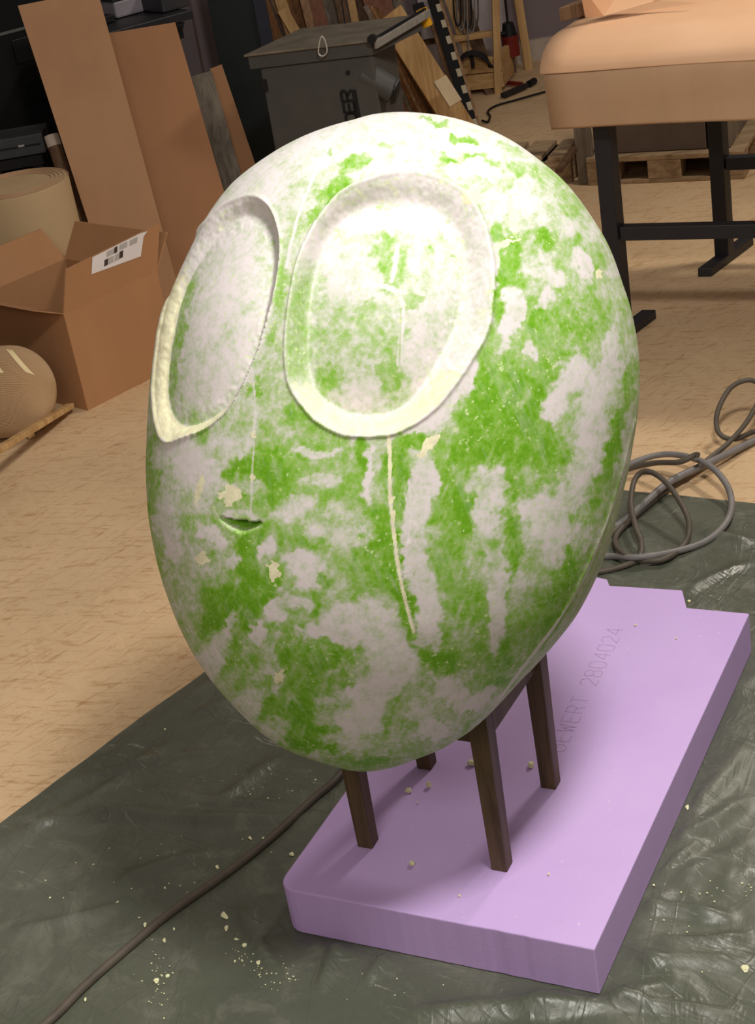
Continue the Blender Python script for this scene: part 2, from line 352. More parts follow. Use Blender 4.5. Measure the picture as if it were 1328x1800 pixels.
STROKES = [  # points, width, green, cream
 ([(684,765),(686,820),(686,870),(692,930),(701,1000),(714,1060),(728,1110)], 2.6, .15, .75),
 ([(443,650),(448,700),(446,780),(443,840),(441,900)], 1.4, .2, .2),
 ([(602,215),(575,265),(548,320),(528,370),(513,425),(503,470)], 1.8, .02, 0),
 ([(620,225),(590,270),(566,330)], 2.2, .22, 0),
 ([(1117,740),(1092,850),(1066,920),(1035,1000),(985,1085),(925,1165),(870,1240)], 1.6, .15, .3),
 ([(1125,700),(1110,830),(1080,925),(1045,1010),(990,1105),(930,1190),(860,1262)], 7, .45, 0),
 ([(700,425),(694,470),(689,490)], 3, .12, .1),([(610,505),(650,497),(690,505),(706,520),(708,560),(702,640)], 3.2, .1, .15),
 ([(706,540),(704,600),(703,650)], 1.6, .5, 0),
 ([(350,600),(322,650)], 1, .3, 0),
 ([(720,845),(722,900),(716,960)], 2, .1, 0),
]
CREAMS = [(408,867,18,17,10),(352,862,6,24,18),(354,982,9,9,0),(481,1007,9,14,0),(757,780,8,30,38),(487,1192,8,12,20),(683,735,60,12,-8),(1055,480,5,10,-20),(622,415,22,6,-20),(832,350,20,12,30),(905,385,8,26,-10),(885,430,26,5,-15),(445,765,5,5,0),(445,838,5,8,0),(688,872,6,6,0),(689,905,6,10,0)]

def build_head():
    n = 640; ph = np.linspace(0.004, np.pi - .004, n); s = (1 - np.cos(ph)) / 2
    th = np.concatenate([np.linspace(np.pi, 2 * np.pi, 560, endpoint=False), np.linspace(0, np.pi, 120, endpoint=False)]); k = len(th)
    gg = np.interp(s, HS, np.array(HG)); cc = np.interp(s, HS, np.array(HC))
    for _ in range(40):
        gg[1:-1] = .5 * gg[1:-1] + .25 * (gg[2:] + gg[:-2]); cc[1:-1] = .5 * cc[1:-1] + .25 * (cc[2:] + cc[:-2])
    w_ = gg * np.sqrt(s * (1 - s)); v = HVT + (HVB - HVT) * s
    u = cc[:, None] + w_[:, None] * np.cos(th); d = -HK * v[:, None] + HD * w_[:, None] * np.sin(th)
    Pw = HCEN + u[..., None] * CR + v[:, None, None] * CU + d[..., None] * CF
    du = np.roll(Pw, -1, 1) - np.roll(Pw, 1, 1); dv = np.gradient(Pw, axis=0)
    N = np.cross(du, dv); N /= np.linalg.norm(N, axis=2, keepdims=True) + 1e-12
    cen = Pw.mean((0, 1))
    if np.sum(N[n // 2, 0] * (Pw[n // 2, 0] - cen)) < 0: N = -N
    D = Pw - CAM; z = D @ CF; X = 664 + F_PX * (D @ CR) / z; Y = 900 - F_PX * (D @ CU) / z
    front = np.clip(-np.sum(N * D, 2) / np.linalg.norm(D, axis=2) / .06 + .5, 0, 1)
    wx = X + 14 * vnoise(X, Y, .03, 1) + 11 * vnoise(X, Y, .1, 2); wy = Y + 16 * vnoise(X, Y, .025, 3) + 12 * vnoise(X, Y, .09, 4)
    gcol = np.full(X.shape, .5)
    lump = vnoise(X, Y, .02, 5)
    gcol += .25 * lump
    for (bx, by, rx, ry, a, val, st) in BLOBS:
        c_, s_ = math.cos(R_(a)), math.sin(R_(a)); dx = wx - bx; dy = wy - by
        # positive angle leans the long vertical axis to the upper right
        if abs(a) and ry >= rx: pu = dx * c_ + dy * s_; pv = -dx * s_ + dy * c_
        else: pu = dx * c_ + dy * s_; pv = -dx * s_ + dy * c_
        r = np.sqrt((pu / rx) ** 2 + (pv / ry) ** 2)
        soft = .26 if min(rx, ry) < 80 else .5
        m = np.clip((1 + soft - r) / (2 * soft), 0, 1); m = m * m * (3 - 2 * m) * st
        gcol = gcol * (1 - m) + val * m
    det = .30 * vnoise(X, Y, .045, 41) + .22 * vnoise(X, Y, .14, 42, 3)
    gcol = gcol + det * (1 - .45 * np.abs(gcol * 2 - 1))
    sc = np.clip(vnoise(X * .95 + Y * .35, Y * .25 - X * .08, .09, 43) * 2.2 - .35, 0, 1); gcol = gcol * (1 - .5 * sc) + .25 * .5 * sc
    gcol = gcol + .07 * np.clip(vnoise(X, Y, .02, 47) + .6, 0, 1)
    gcol = gcol * front + (1 - front) * (.5 + .3 * lump)
    cream = np.zeros(X.shape)
    for (bx, by, rx, ry, a) in CREAMS:
        c_, s_ = math.cos(R_(a)), math.sin(R_(a)); dx = wx * .6 + X * .4 - bx; dy = wy * .6 + Y * .4 - by
        r = np.sqrt(((dx * c_ + dy * s_) / rx) ** 2 + ((-dx * s_ + dy * c_) / ry) ** 2)
        cream = np.maximum(cream, np.clip((1.15 + .5 * vnoise(X, Y, .13, 44) - r) / .2, 0, 1) * (.6 if rx > 50 else 1) * front)
    def seg(px, py):
        best = np.full(X.shape, 1e9)
        for i in range(len(px) - 1):
            ax, ay, bx, by = px[i], py[i], px[i + 1], py[i + 1]; L = (bx - ax) ** 2 + (by - ay) ** 2
            t = np.clip(((X - ax) * (bx - ax) + (Y - ay) * (by - ay)) / L, 0, 1)
            best = np.minimum(best, np.hypot(X - ax - t * (bx - ax), Y - ay - t * (by - ay)))
        return best
    jit = vnoise(X, Y, .15, 8)
    for pts, wd, gv, cv in STROKES:
        q = np.array(catmull([np.array(p, float) for p in pts], 3))
        m = np.clip((wd * (1.3 + .5 * jit) - seg(q[:, 0], q[:, 1])) / (wd * .6) + .5, 0, 1) * front
        gcol = gcol * (1 - m) + gv * m; cream = np.maximum(cream, cv * m)
    # relief
    eyem = np.zeros(X.shape)
    h = .0012 * vnoise(X, Y, .012, 11, 2) + .0001 * vnoise(X, Y, .09, 12)
    rough = vnoise(X, Y, .16, 13)
    for (po, pi_, cx, cy, depth, bul) in ((EYE_R_OUT, EYE_R_IN, 685, 540, .036, .020), (EYE_L_OUT, EYE_L_IN, 385, 560, .030, .012)):
        ang = np.arctan2(Y - cy, X - cx); rho = np.hypot(X - cx, Y - cy) + 1.5 * vnoise(X, Y, .06, 15)
        Ro = spline_radius(po, cx, cy, ang); Ri = spline_radius(pi_, cx, cy, ang)
        t = (rho - Ri) / (Ro - Ri)
        inside = t < 1
        tt = np.clip(t, 0, 1); wall = 1 - tt
        wall = wall * wall * (3 - 2 * wall) * .5 + wall * .5
        q = np.clip(rho / Ri, 0, 1)
        lens = bul * (1 - q ** 2.2)
        dep = np.where(t > 0, -depth * wall, -depth + lens)
        band = np.clip(1.05 - np.abs(t - .5) * 2, 0, 1) * (t > -.1)
        dep = dep + (.0012 * rough - .0005) * np.clip(band * 2, 0, 1) + .0015 * rough * ((t <= 0) & (q > .85))
        lip = .0035 * np.exp(-((t - 1.08) / .10) ** 2)
        h = np.where(inside, dep, h) + lip * front
        cb = np.clip((t - .0) / .12, 0, 1) * np.clip((1.12 - t) / .12, 0, 1) * front
        low = np.clip((Y - (cy + (70 if cx > 500 else -200))) / 110, 0, 1)
        if cx < 500: low = np.clip((345 - X) / 40, 0, 1) * np.clip((Y - 440) / 60, 0, 1) + np.clip((Y - 690) / 40, 0, 1)
        low = np.clip(low, 0, 1)  # raw foam rim: cream painted stronger below, where the bevel catches light
        cream = np.maximum(cream, cb * (.28 + .52 * low + .16 * vnoise(X, Y, .05, 51))); eyem = np.maximum(eyem, np.clip((1.05 - t) / .1, 0, 1) * front)
        gcol = np.where(cb > .3, gcol * .3 + .05, gcol)
        # streaky left side of the big eye keeps a pale green wash
        if cx > 500:
            wash = cb * np.clip((575 - X) / 30, 0, 1) * np.clip((690 - Y) / 40, 0, 1) * np.clip((Y - 440) / 60, 0, 1)
            gcol = gcol * (1 - wash) + .55 * wash; cream = cream * (1 - .8 * wash)
    # mouth slit
    mx = (X - 423) / 38.0; line = 915 + 4 * mx + 4 * (1 - mx ** 2) + 1.5 * rough
    inm = np.clip(1 - np.abs(mx), 0, 1) ** .6
    below = Y - line; hgt = 20 * inm + .01
    prof = np.where((below > 0) & (below < hgt), -(1 - below / hgt) ** 1.0, 0) * inm
    prof = np.where((below <= 0) & (below > -3), -(1 + below / 3) * inm, prof)
    h = h + .034 * prof * front
    lipm = np.clip(1 - np.abs(below - hgt * .75) / 5, 0, 1) * inm * front
    gcol = np.where((below > -1) & (below < hgt * .7) & (inm > .1) & (front > .5), .97, gcol); gcol = gcol * (1 - .7 * lipm) + .35 * .7 * lipm
    # scored seam lines
    for pts, dp in (([(686, 765), (688, 870), (703, 1000), (730, 1115)], .0012), ([(719, 845), (722, 900), (718, 950)], .0015), ([(1117, 740), (1066, 920), (985, 1085), (870, 1240)], -.0015)):
        q = np.array(catmull([np.array(p, float) for p in pts], 4)); h = h - dp * np.exp(-(seg(q[:, 0], q[:, 1]) / 2.5) ** 2) * front
    wl = np.clip((495 - X) / 8, 0, 1)[..., None]
    carve = N * (.16 - .12 * wl) - CF * .95; carve = carve / np.linalg.norm(carve, axis=2, keepdims=True)
    dirv = N * (1 - eyem[..., None]) + carve * eyem[..., None]; dirv = dirv / np.linalg.norm(dirv, axis=2, keepdims=True)
    Pw = Pw + dirv * h[..., None]
    org = V(float(HCEN[0]), float(HCEN[1]), float(Pw[..., 2].min()))
    verts = Pw.reshape(-1, 3) - org
    i = np.arange(n - 1)[:, None]; j = np.arange(k)[None, :]; j2 = (j + 1) % k
    quads = np.stack([i * k + j, i * k + j2, (i + 1) * k + j2, (i + 1) * k + j], -1).reshape(-1, 4)
    # outward orientation
    a, b, c2 = verts[quads[0 + (n // 2) * k, 0]], verts[quads[(n // 2) * k, 1]], verts[quads[(n // 2) * k, 2]]
    nn = np.cross(b - a, c2 - a)
    if np.dot(nn, N[n // 2, 0]) < 0: quads = quads[:, ::-1]
    top = len(verts); verts = np.vstack([verts, verts[:k].mean(0), verts[-k:].mean(0)])
    faces = quads.tolist()
    caps = [[top, jj, (jj + 1) % k] for jj in range(k)] + [[top + 1, (n - 1) * k + (jj + 1) % k, (n - 1) * k + jj] for jj in range(k)]
    me = bpy.data.meshes.new('head_sculpture'); me.from_pydata(verts.tolist(), [], faces + caps); me.update()
    for nm, arr in (('green', gcol), ('cream', cream)):
        at = me.attributes.new(nm, 'FLOAT', 'POINT'); at.data.foreach_set('value', np.r_[np.clip(arr, 0, 1).ravel(), .5, .5].astype(np.float32))
    me.polygons.foreach_set('use_smooth', [True] * len(me.polygons))
    o = bpy.data.objects.new('head_sculpture', me); COL.objects.link(o); o.location = tuple(org)
    k2 = NT('painted_foam', .6, .25)
    g = k2.attr('green'); cr = k2.attr('cream')
    n1 = k2.noise(45, 6, .65); n2 = k2.noise(150, 4, .7)
    gv = k2.math('ADD', g, k2.fr(n1, .25, .75, -.24, .22)); gv = k2.math('ADD', gv, k2.fr(n2, .25, .75, -.20, .16))
    col = k2.ramp(gv, [(.0, srgb(224, 218, 219)), (.10, srgb(217, 214, 210)), (.25, srgb(202, 208, 192)), (.45, srgb(174, 194, 146)), (.68, srgb(142, 184, 88)), (.88, srgb(120, 175, 46)), (1.0, srgb(104, 163, 26))])
    speck = k2.math('MULTIPLY', k2.fr(k2.noise(130, 2, .5), .63, .69), k2.fr(k2.noise(9, 3), .42, .58))
    col = k2.mix(k2.math('MULTIPLY', speck, .8), col, srgb(206, 226, 166))
    streak = k2.fr(k2.noise(1.0, 4, .7, k2.mapping((50, 50, 7), (0, .25, .5))), .52, .8, 0, .35)
    col = k2.mix(streak, col, srgb(226, 220, 216))
    crn = k2.math('ADD', cr, k2.fr(n1, .3, .7, -.3, .25))
    creamc = k2.ramp(k2.noise(60, 5, .7), [(.3, srgb(214, 206, 176)), (.6, srgb(238, 238, 200))])
    col = k2.mix(k2.fr(crn, .38, .58), col, creamc)
    k2.color(col); 
    bm = k2.math('ADD', k2.math('MULTIPLY', n2, .5), k2.noise(30, 4))
    k2.bump(bm, .22, .0018)
    me.materials.append(k2.m)
    return o
head = build_head()
tag(head, 'big egg-shaped head with sunken oval eyes, patchy green and white, on a wooden stool', 'sculpture')

# ------------------------------------------------------------------ tarp, foam board, stool
BT = .1006                       # top of the foam board
YAW = -.51158; EX = V(math.cos(YAW), math.sin(YAW), 0); EY = V(-math.sin(YAW), math.cos(YAW), 0)
FRc = V(.2290, 2.0255, 0)
def bl(a, b, z=0): return FRc + EX * a + EY * b + V(0, 0, z)    # board coordinates: a along short edge, b along long edge
def to_bl(p): d = np.array(p, float) - FRc; return float(d @ EX), float(d @ EY)

def build_tarp():
    c0 = V(.293, 4.077, 0); dl = V(-.682, -.731, 0); dr = V(.827, -.562, 0)
    nu, nv = 340, 330; Lu, Lv = 3.3, 3.0
    uu, vv = np.meshgrid(np.linspace(0, Lu, nu), np.linspace(0, Lv, nv), indexing='ij')
    X = c0[0] + uu * dl[0] + vv * dr[0]; Y = c0[1] + uu * dl[1] + vv * dr[1]
    X = X + .012 * vnoise(uu, vv, 2.2, 21) ; Y = Y + .012 * vnoise(uu, vv, 2.5, 22)
    z = .006 + .0035 * vnoise(X, Y, 3, 23)
    rs = np.random.RandomState(5)
    def crease(p, q, hgt, wd, bend=0.0):
        p = np.array(p[:2], float); q = np.array(q[:2], float); L = np.linalg.norm(q - p); d = (q - p) / L; nrm = V(-d[1], d[0])
        s = (X - p[0]) * d[0] + (Y - p[1]) * d[1]; t = (X - p[0]) * nrm[0] + (Y - p[1]) * nrm[1] - bend * L * np.sin(np.clip(s / L, 0, 1) * np.pi) + .008 * vnoise(X, Y, 9, 31)
        env = np.clip(s / (.2 * L), 0, 1) * np.clip((L - s) / (.25 * L), 0, 1)
        return hgt * np.exp(-(t / wd) ** 2) * env
    big = [((0, 1500), (330, 1290)), ((330, 1270), (560, 1190)), ((120, 1430), (560, 1440)), ((0, 1475), (300, 1425)), ((60, 1400), (430, 1320)), ((250, 1390), (540, 1425)), ((200, 1560), (380, 1500)), ((10, 1640), (240, 1590)),
           ((420, 1590), (500, 1720)), ((700, 1790), (1040, 1742)), ((540, 1660), (640, 1690)), ((1050, 1760), (1300, 1790)), ((1090, 1650), (1230, 1760)), ((1110, 1600), (1300, 1620)), ((1150, 1500), (1325, 1400)), ((1180, 1480), (1320, 1300)),
           ((1225, 1340), (1320, 1180)), ((1240, 1260), (1328, 1120)), ((1200, 1050), (1328, 990)), ((1230, 940), (1328, 960)), ((1100, 1700), (1328, 1700)), ((900, 1780), (1200, 1730)), ((640, 1740), (700, 1660)), ((1130, 1560), (1240, 1480)), ((560, 1760), (640, 1600)), ((380, 1420), (500, 1330)),
           ((1180, 1560), (1328, 1500)), ((1260, 1580), (1328, 1460)), ((1100, 1640), (1180, 1560)), ((1150, 1660), (1328, 1650))]
    for k_, (a, b) in enumerate(big):
        z += crease(P(*a), P(*b), .008 + .010 * rs.rand(), .010 + .012 * rs.rand(), .12 * (rs.rand() - .5))
    for _ in range(150):
        cx = rs.uniform(-1.6, 2.4); cy = rs.uniform(1.4, 4); a = rs.uniform(0, np.pi); L = rs.uniform(.08, .35)
        if cx < .2 and rs.rand() < .5: continue
        z += crease((cx, cy), (cx + L * math.cos(a), cy + L * math.sin(a)), rs.uniform(.001, .0035), rs.uniform(.004, .009), .3 * (rs.rand() - .5))
    # flat where the foam board presses it down, thin at its own edge
    A = (X - FRc[0]) * EX[0] + (Y - FRc[1]) * EX[1]; B = (X - FRc[0]) * EY[0] + (Y - FRc[1]) * EY[1]
    dist = np.maximum(np.maximum(A, -.6 - A), np.maximum(-B, B - 1.1))
    fl_ = np.clip(dist / .03, 0, 1); z = z * fl_ + .001 * (1 - fl_)
    edge = np.clip(np.minimum(uu, vv) / .05, 0, 1); z = np.maximum(z * edge, .0012)
    vs = np.stack([X, Y, z], -1).reshape(-1, 3)
    i = np.arange(nu - 1)[:, None]; j = np.arange(nv - 1)[None, :]
    q = np.stack([i * nv + j, (i + 1) * nv + j, (i + 1) * nv + j + 1, i * nv + j + 1], -1).reshape(-1, 4)
    org = V(.3, 2.6, 0)
    me = bpy.data.meshes.new('plastic_sheet'); me.from_pydata((vs - org).tolist(), [], q.tolist()); me.update()
    if me.polygons[0].normal.z < 0: me.flip_normals()
    me.polygons.foreach_set('use_smooth', [True] * len(me.polygons))
    o = bpy.data.objects.new('plastic_sheet', me); COL.objects.link(o); o.location = tuple(org)
    k = NT('dusty_black_film', .42, .6)
    n = k.noise(2.2, 5, .6); n2 = k.noise(9, 6, .7, None, .8)
    col = k.ramp(n, [(.3, srgb(78, 83, 69)), (.7, srgb(100, 103, 90))])
    col = k.mix(k.fr(n2, .52, .78, 0, .55), col, srgb(134, 134, 120))
    sm = k.noise(1.0, 6, .75, k.mapping((5, 22, 1), (0, 0, .7)), 1.6)
    col = k.mix(k.math('MULTIPLY', k.fr(sm, .62, .74, 0, .8), k.fr(k.noise(1.7, 3), .42, .6)), col, srgb(198, 196, 182))
    k.color(col)
    k.setv(k.b.inputs['Roughness'], k.fr(n2, .3, .8, .26, .6))
    r1 = k.fr(k.math('ABSOLUTE', k.math('SUBTRACT', k.noise(1.0, 3, .5, k.mapping((2.5, 9, 1), (0, 0, .8)), 1.2), .5)), 0, .035, 1, 0)
    r2 = k.fr(k.math('ABSOLUTE', k.math('SUBTRACT', k.noise(1.0, 3, .5, k.mapping((8, 3, 1), (0, 0, .3)), 1.5), .5)), 0, .04, 1, 0)
    k.bump(k.math('ADD', k.math('ADD', k.math('MULTIPLY', r1, .34), k.math('MULTIPLY', r2, .22)), k.noise(11, 5, .6, None, 1.5)), .34, .008)
    me.materials.append(k.m)
    return o
tag(build_tarp(), 'wrinkled dark grey-green plastic sheet spread over the floor, dusted with foam crumbs', 'plastic sheet')

# foam board
kf = NT('lilac_foam', .75, .2)
c = kf.ramp(kf.noise(3, 4), [(.3, srgb(203, 173, 229)), (.7, srgb(211, 183, 235))])
c = kf.mix(kf.fr(kf.noise(26, 5, .7), .60, .80, 0, .22), c, srgb(190, 158, 196))
c = kf.mix(kf.fr(kf.noise(90, 2), .70, .76, 0, .55), c, srgb(232, 222, 236))
kf.color(c); kf.bump(kf.noise(180, 3), .12, .002)
board = thing('foam_board', 'thick lilac foam insulation board with a stepped far end, lying on the plastic sheet', 'foam board', bl(-.3, .5))
pts = [(0, 0), (0, 1.0706)]
def bpx(x, y):
    return to_bl(P(x, y, BT))
pts += [bpx(1208, 1068), bpx(1200, 1037), bpx(1072, 1029), bpx(1068, 1018), (-.60, 1.215)]
rad = .035
pts += [(-.60 + rad * (1 - math.cos(t)), rad * (1 - math.sin(t))) for t in np.linspace(0, math.pi / 2, 6)]
# nibbled front edge
fe = []
rs = np.random.RandomState(3)
for a in np.linspace(-.54, -.02, 46):
    dent = .0
    if -.19 < a < -.155: dent = .0015 * rs.rand()
    if -.14 < a < -.115: dent = .002 * rs.rand()
    fe.append((a, dent + .0008 * rs.rand()))
pts += fe
g = G(); g.prism([bl(a, b, .002) for a, b in pts], V(0, 0, BT - .002))
slab = g.build('slab', kf.m, board, bevel=.0025, bseg=2)
kt = plain('faint_violet_ink', (178, 148, 188), .8, .1)
def writing(name, txt, origin, xdir, ydir, size, mat, parent, thick=.0006, squash=1.0):
    cu = bpy.data.curves.new(name, 'FONT'); cu.body = txt; cu.size = size; cu.extrude = thick; cu.space_character = 1.12; cu.resolution_u = 3
    tmp = bpy.data.objects.new(name + '_tmp', cu); COL.objects.link(tmp)
    bpy.context.view_layer.update()
    me = bpy.data.meshes.new_from_object(tmp.evaluated_get(bpy.context.evaluated_depsgraph_get()))
    bpy.data.objects.remove(tmp, do_unlink=True)
    xd, yd = unit(xdir), unit(ydir); zd = np.cross(xd, yd); off = wloc(parent)
    for v_ in me.vertices:
        p = np.array(origin) + xd * v_.co[0] * squash + yd * v_.co[1] + zd * v_.co[2] - off; v_.co = tuple(p)
    me.materials.clear(); me.materials.append(mat)
    o = bpy.data.objects.new(name, me); COL.objects.link(o); o.parent = parent
    return o
def outline_text(name, txt, origin, xdir, ydir, size, mat, parent, th=.0013):
    # hollow dot-matrix style capitals drawn as thin strokes
    L = {'G': [[(1, .8), (.8, 1), (.2, 1), (0, .8), (0, .2), (.2, 0), (.8, 0), (1, .2), (1, .5), (.6, .5)]], 'E': [[(1, 1), (0, 1), (0, 0), (1, 0)], [(0, .5), (.8, .5)]],
         'W': [[(0, 1), (.25, 0), (.5, .7), (.75, 0), (1, 1)]], 'R': [[(0, 0), (0, 1), (.8, 1), (1, .8), (.8, .5), (0, .5)], [(.5, .5), (1, 0)]], 'T': [[(0, 1), (1, 1)], [(.5, 1), (.5, 0)]],
         '2': [[(0, .8), (.2, 1), (.8, 1), (1, .8), (1, .6), (0, 0), (1, 0)]], '8': [[(.2, .5), (0, .7), (0, .85), (.2, 1), (.8, 1), (1, .85), (1, .7), (.8, .5), (.2, .5), (0, .3), (0, .15), (.2, 0), (.8, 0), (1, .15), (1, .3), (.8, .5)]],
         '0': [[(.2, 0), (0, .2), (0, .8), (.2, 1), (.8, 1), (1, .8), (1, .2), (.8, 0), (.2, 0)]], '4': [[(.8, 0), (.8, 1), (0, .3), (1, .3)]], 'A': [[(0, 0), (.5, 1), (1, 0)], [(.2, .4), (.8, .4)]], ' ': []}
    g = G(); xd, yd = unit(xdir), unit(ydir); zd = np.cross(xd, yd); cur = 0
    for ch in txt:
        for st in L[ch]:
            for (a, b) in zip(st[:-1], st[1:]):
                p0 = origin + xd * (cur + a[0] * size * .62) + yd * a[1] * size; p1 = origin + xd * (cur + b[0] * size * .62) + yd * b[1] * size
                g.bar(p0, p1, th, .0004, zd)
        cur += size * .92
    return g.build(name, mat, parent)
o_ = P(992, 1322, BT + .0001); xd_ = P(1100, 1100, BT + .0001) - o_; xd_ = unit(xd_); yd_ = np.cross(UP, xd_)
tx = outline_text('stamped_word', 'GEWERT', o_, xd_, yd_, .036, kt, board); tx['label'] = 'faint stamped letters'
tx = outline_text('stamped_number', '2804024', o_ + xd_ * .036 * .92 * 7, xd_, yd_, .036, kt, board); tx['label'] = 'faint stamped numbers'

# stool
st = thing('wooden_stool', 'dark brown four-legged wooden stool under the carved head, standing on the lilac board', 'stool', (.057, 2.443, BT))
ST = .455
feet = [(-.120, 2.400), (.112, 2.272), (.236, 2.482), (.012, 2.610)]
lw = .036
fx = unit(V(feet[1][0] - feet[0][0], feet[1][1] - feet[0][1], 0)); fy = np.cross(UP, fx)
for (x_, y_) in feet:
    g = G(); o0 = V(x_, y_, BT); t0 = V(x_, y_, ST - .02)
    sx = 1 if np.dot(V(x_ - .057, y_ - .443 - 2, 0), fx) > 0 else -1; sy = 1 if np.dot(V(x_ - .057, y_ - 2.443, 0), fy) > 0 else -1
    vs = []
    for (c_, wd) in ((o0, .030), (t0, lw)):
        cc = c_
        vs += [cc - fx * wd / 2 - fy * wd / 2, cc + fx * wd / 2 - fy * wd / 2, cc + fx * wd / 2 + fy * wd / 2, cc - fx * wd / 2 + fy * wd / 2]
    g.add(vs, [(3, 2, 1, 0), (4, 5, 6, 7), (0, 1, 5, 4), (1, 2, 6, 5), (2, 3, 7, 6), (3, 0, 4, 7)])
    g.build('leg', M_STOOL, st, bevel=.002)
for i in range(4):
    a = V(*feet[i], 0); b = V(*feet[(i + 1) % 4], 0); d = unit(b - a)
    g = G(); g.bar(a + d * .014 + V(0, 0, .402), b - d * .014 + V(0, 0, .402), .018, .062); g.build('apron', M_STOOL, st, bevel=.0015)
g = G(); cpts = [V(x_, y_, ST - .022) + fx * (-.004 * (1 if k in (1, 2) else -1)) + fy * (-.004 * (1 if k in (2, 3) else -1)) for k, (x_, y_) in enumerate(feet)]
g.prism(cpts, V(0, 0, .018)); g.build('seat', M_STOOL, st, bevel=.004)

# cables
g = G(); zc = .012
pc = [P(-60, 1905, zc), P(80, 1800, zc), P(150, 1732, zc), P(230, 1662, zc), P(300, 1604, zc), P(380, 1548, zc), P(440, 1503, zc), P(500, 1452, zc), P(550, 1405, zc), P(598, 1362, zc), P(640, 1290, zc), P(730, 1150, zc), P(850, 1040, zc), P(960, 985, zc), P(1040, 962, zc), P(1085, 930, zc)]
g.tube(pc, .0085, 12)
tag(g.build('cable', M_CABLE, None, True), 'long grey-brown cable running past the lilac board to the lower left corner', 'cable')
g = G()
A_ = [(1400, 735, .02), (1328, 758, .02), (1290, 772, .03), (1264, 760, .05), (1262, 725, .09), (1285, 682, .13), (1320, 668, .14), (1340, 688, .12), (1318, 735, .07), (1285, 775, .035), (1245, 808, .02), (1185, 852, .012), (1140, 887, .02), (1100, 922, .02), (1082, 948, .02), (1095, 972, .03), (1128, 985, .02), (1170, 982, .02), (1205, 955, .02), (1212, 920, .05), (1195, 880, .08), (1165, 842, .10), (1135, 828, .10), (1116, 845, .08), (1110, 885, .06), (1118, 925, .045), (1128, 955, .03), (1122, 982, .02), (1080, 1000, .012), (1020, 1010, .012)]
g.tube([P(*a) for a in A_], .0072, 12)
tag(g.build('cable', M_CABLE, None, True), 'brownish cable looped loosely into a small upright coil behind the carved head', 'cable')
g = G()
B_ = [(1420, 728, .012), (1328, 774, .012), (1250, 812, .03), (1180, 846, .035), (1130, 888, .03), (1085, 925, .012), (1040, 940, .012)]
g.tube([P(*a) for a in B_], .010, 12)
tag(g.build('cable', M_CABLE2, None, True), 'thick pale grey cable crossing the coil and running off towards the right edge', 'cable')
g = G()
C_ = [(1040, 978, .012), (1075, 978, .012), (1120, 980, .03), (1185, 970, .02), (1240, 952, .012), (1275, 922, .02), (1287, 888, .03), (1278, 852, .045), (1250, 820, .06), (1210, 803, .05), (1165, 799, .04), (1120, 811, .04), (1080, 832, .02), (1040, 860, .012)]
g.tube([P(*a) for a in C_], .0085, 12)
tag(g.build('cable', M_CABLE2, None, True), 'pale grey cable making the widest round loop of the coil on the plastic sheet', 'cable')
g = G()
D_ = [(1040, 850, .012), (1100, 826, .02), (1150, 814, .05), (1195, 812, .075), (1222, 800, .09), (1228, 800, .092)]
g.tube([P(*a) for a in D_], .0075, 12); e_ = P(1222, 799, .09)
tag(g.build('cable', M_CABLE, None, True), 'short cable end poking out over the top of the wide loop', 'cable')

# foam crumbs
def crumb_mesh(seed):
    rs = np.random.RandomState(seed); import bmesh
    bm = bmesh.new(); bmesh.ops.create_icosphere(bm, subdivisions=2, radius=1)
    for v_ in bm.verts:
        f_ = .75 + .5 * rs.rand(); v_.co = Vector((v_.co.x * f_, v_.co.y * f_ * .75, max(v_.co.z * f_ * .6, -.3)))
    me = bpy.data.meshes.new('foam_crumb'); bm.to_mesh(me); bm.free()
    for v_ in me.vertices: v_.co.z += .3
    me.materials.append(M_CREAM); return me
crm = [crumb_mesh(s_) for s_ in (1, 2, 3)]
board_crumbs = [(830, 1340, 9.5, 'largest pale crumb, on the lilac board right behind the front right stool leg'), (934, 1343, 9, 'rounded pale crumb on the lilac board between the two right stool legs'),
  (719, 1388, 7.5, 'pale crumb on the lilac board under the carved chin, left one of a close pair'), (755, 1380, 7.5, 'upright sliver of foam on the lilac board, right one of the pair under the chin'),
  (725, 1517, 7, 'pale crumb alone on the shaded front of the lilac board, between the two front legs'), (735, 1410, 2.6, 'tiny crumb just below the pair of crumbs under the chin'),
  (965, 1536, 3.2, 'tiny white crumb on the lit part of the board right of the front right leg'), (1118, 1098, 3.6, 'small flat pale crumb beside the stamped numbers on the board'), (1190, 1121, 3.0, 'tiny crumb near the stepped far end of the board'),
  (808, 1574, 3, 'tiny whitish crumb near the front edge of the board'), (1300, 1100, 0, '')]
for i, (x_, y_, r_, lab) in enumerate(board_crumbs):
    if not r_: continue
    o = bpy.data.objects.new('foam_crumb', crm[i % 3]); COL.objects.link(o)
    q = P(x_, y_ + r_ * .4, BT + .0015); o.location = tuple(q); s_ = r_ * .00095; o.scale = (s_ * (.6 if i == 3 else 1), s_, s_ * (1.7 if i == 3 else 1.15)); o.rotation_euler = (0, 0, i * 1.3)
    tag(o, lab, 'foam crumb', 'foam crumbs on the board')
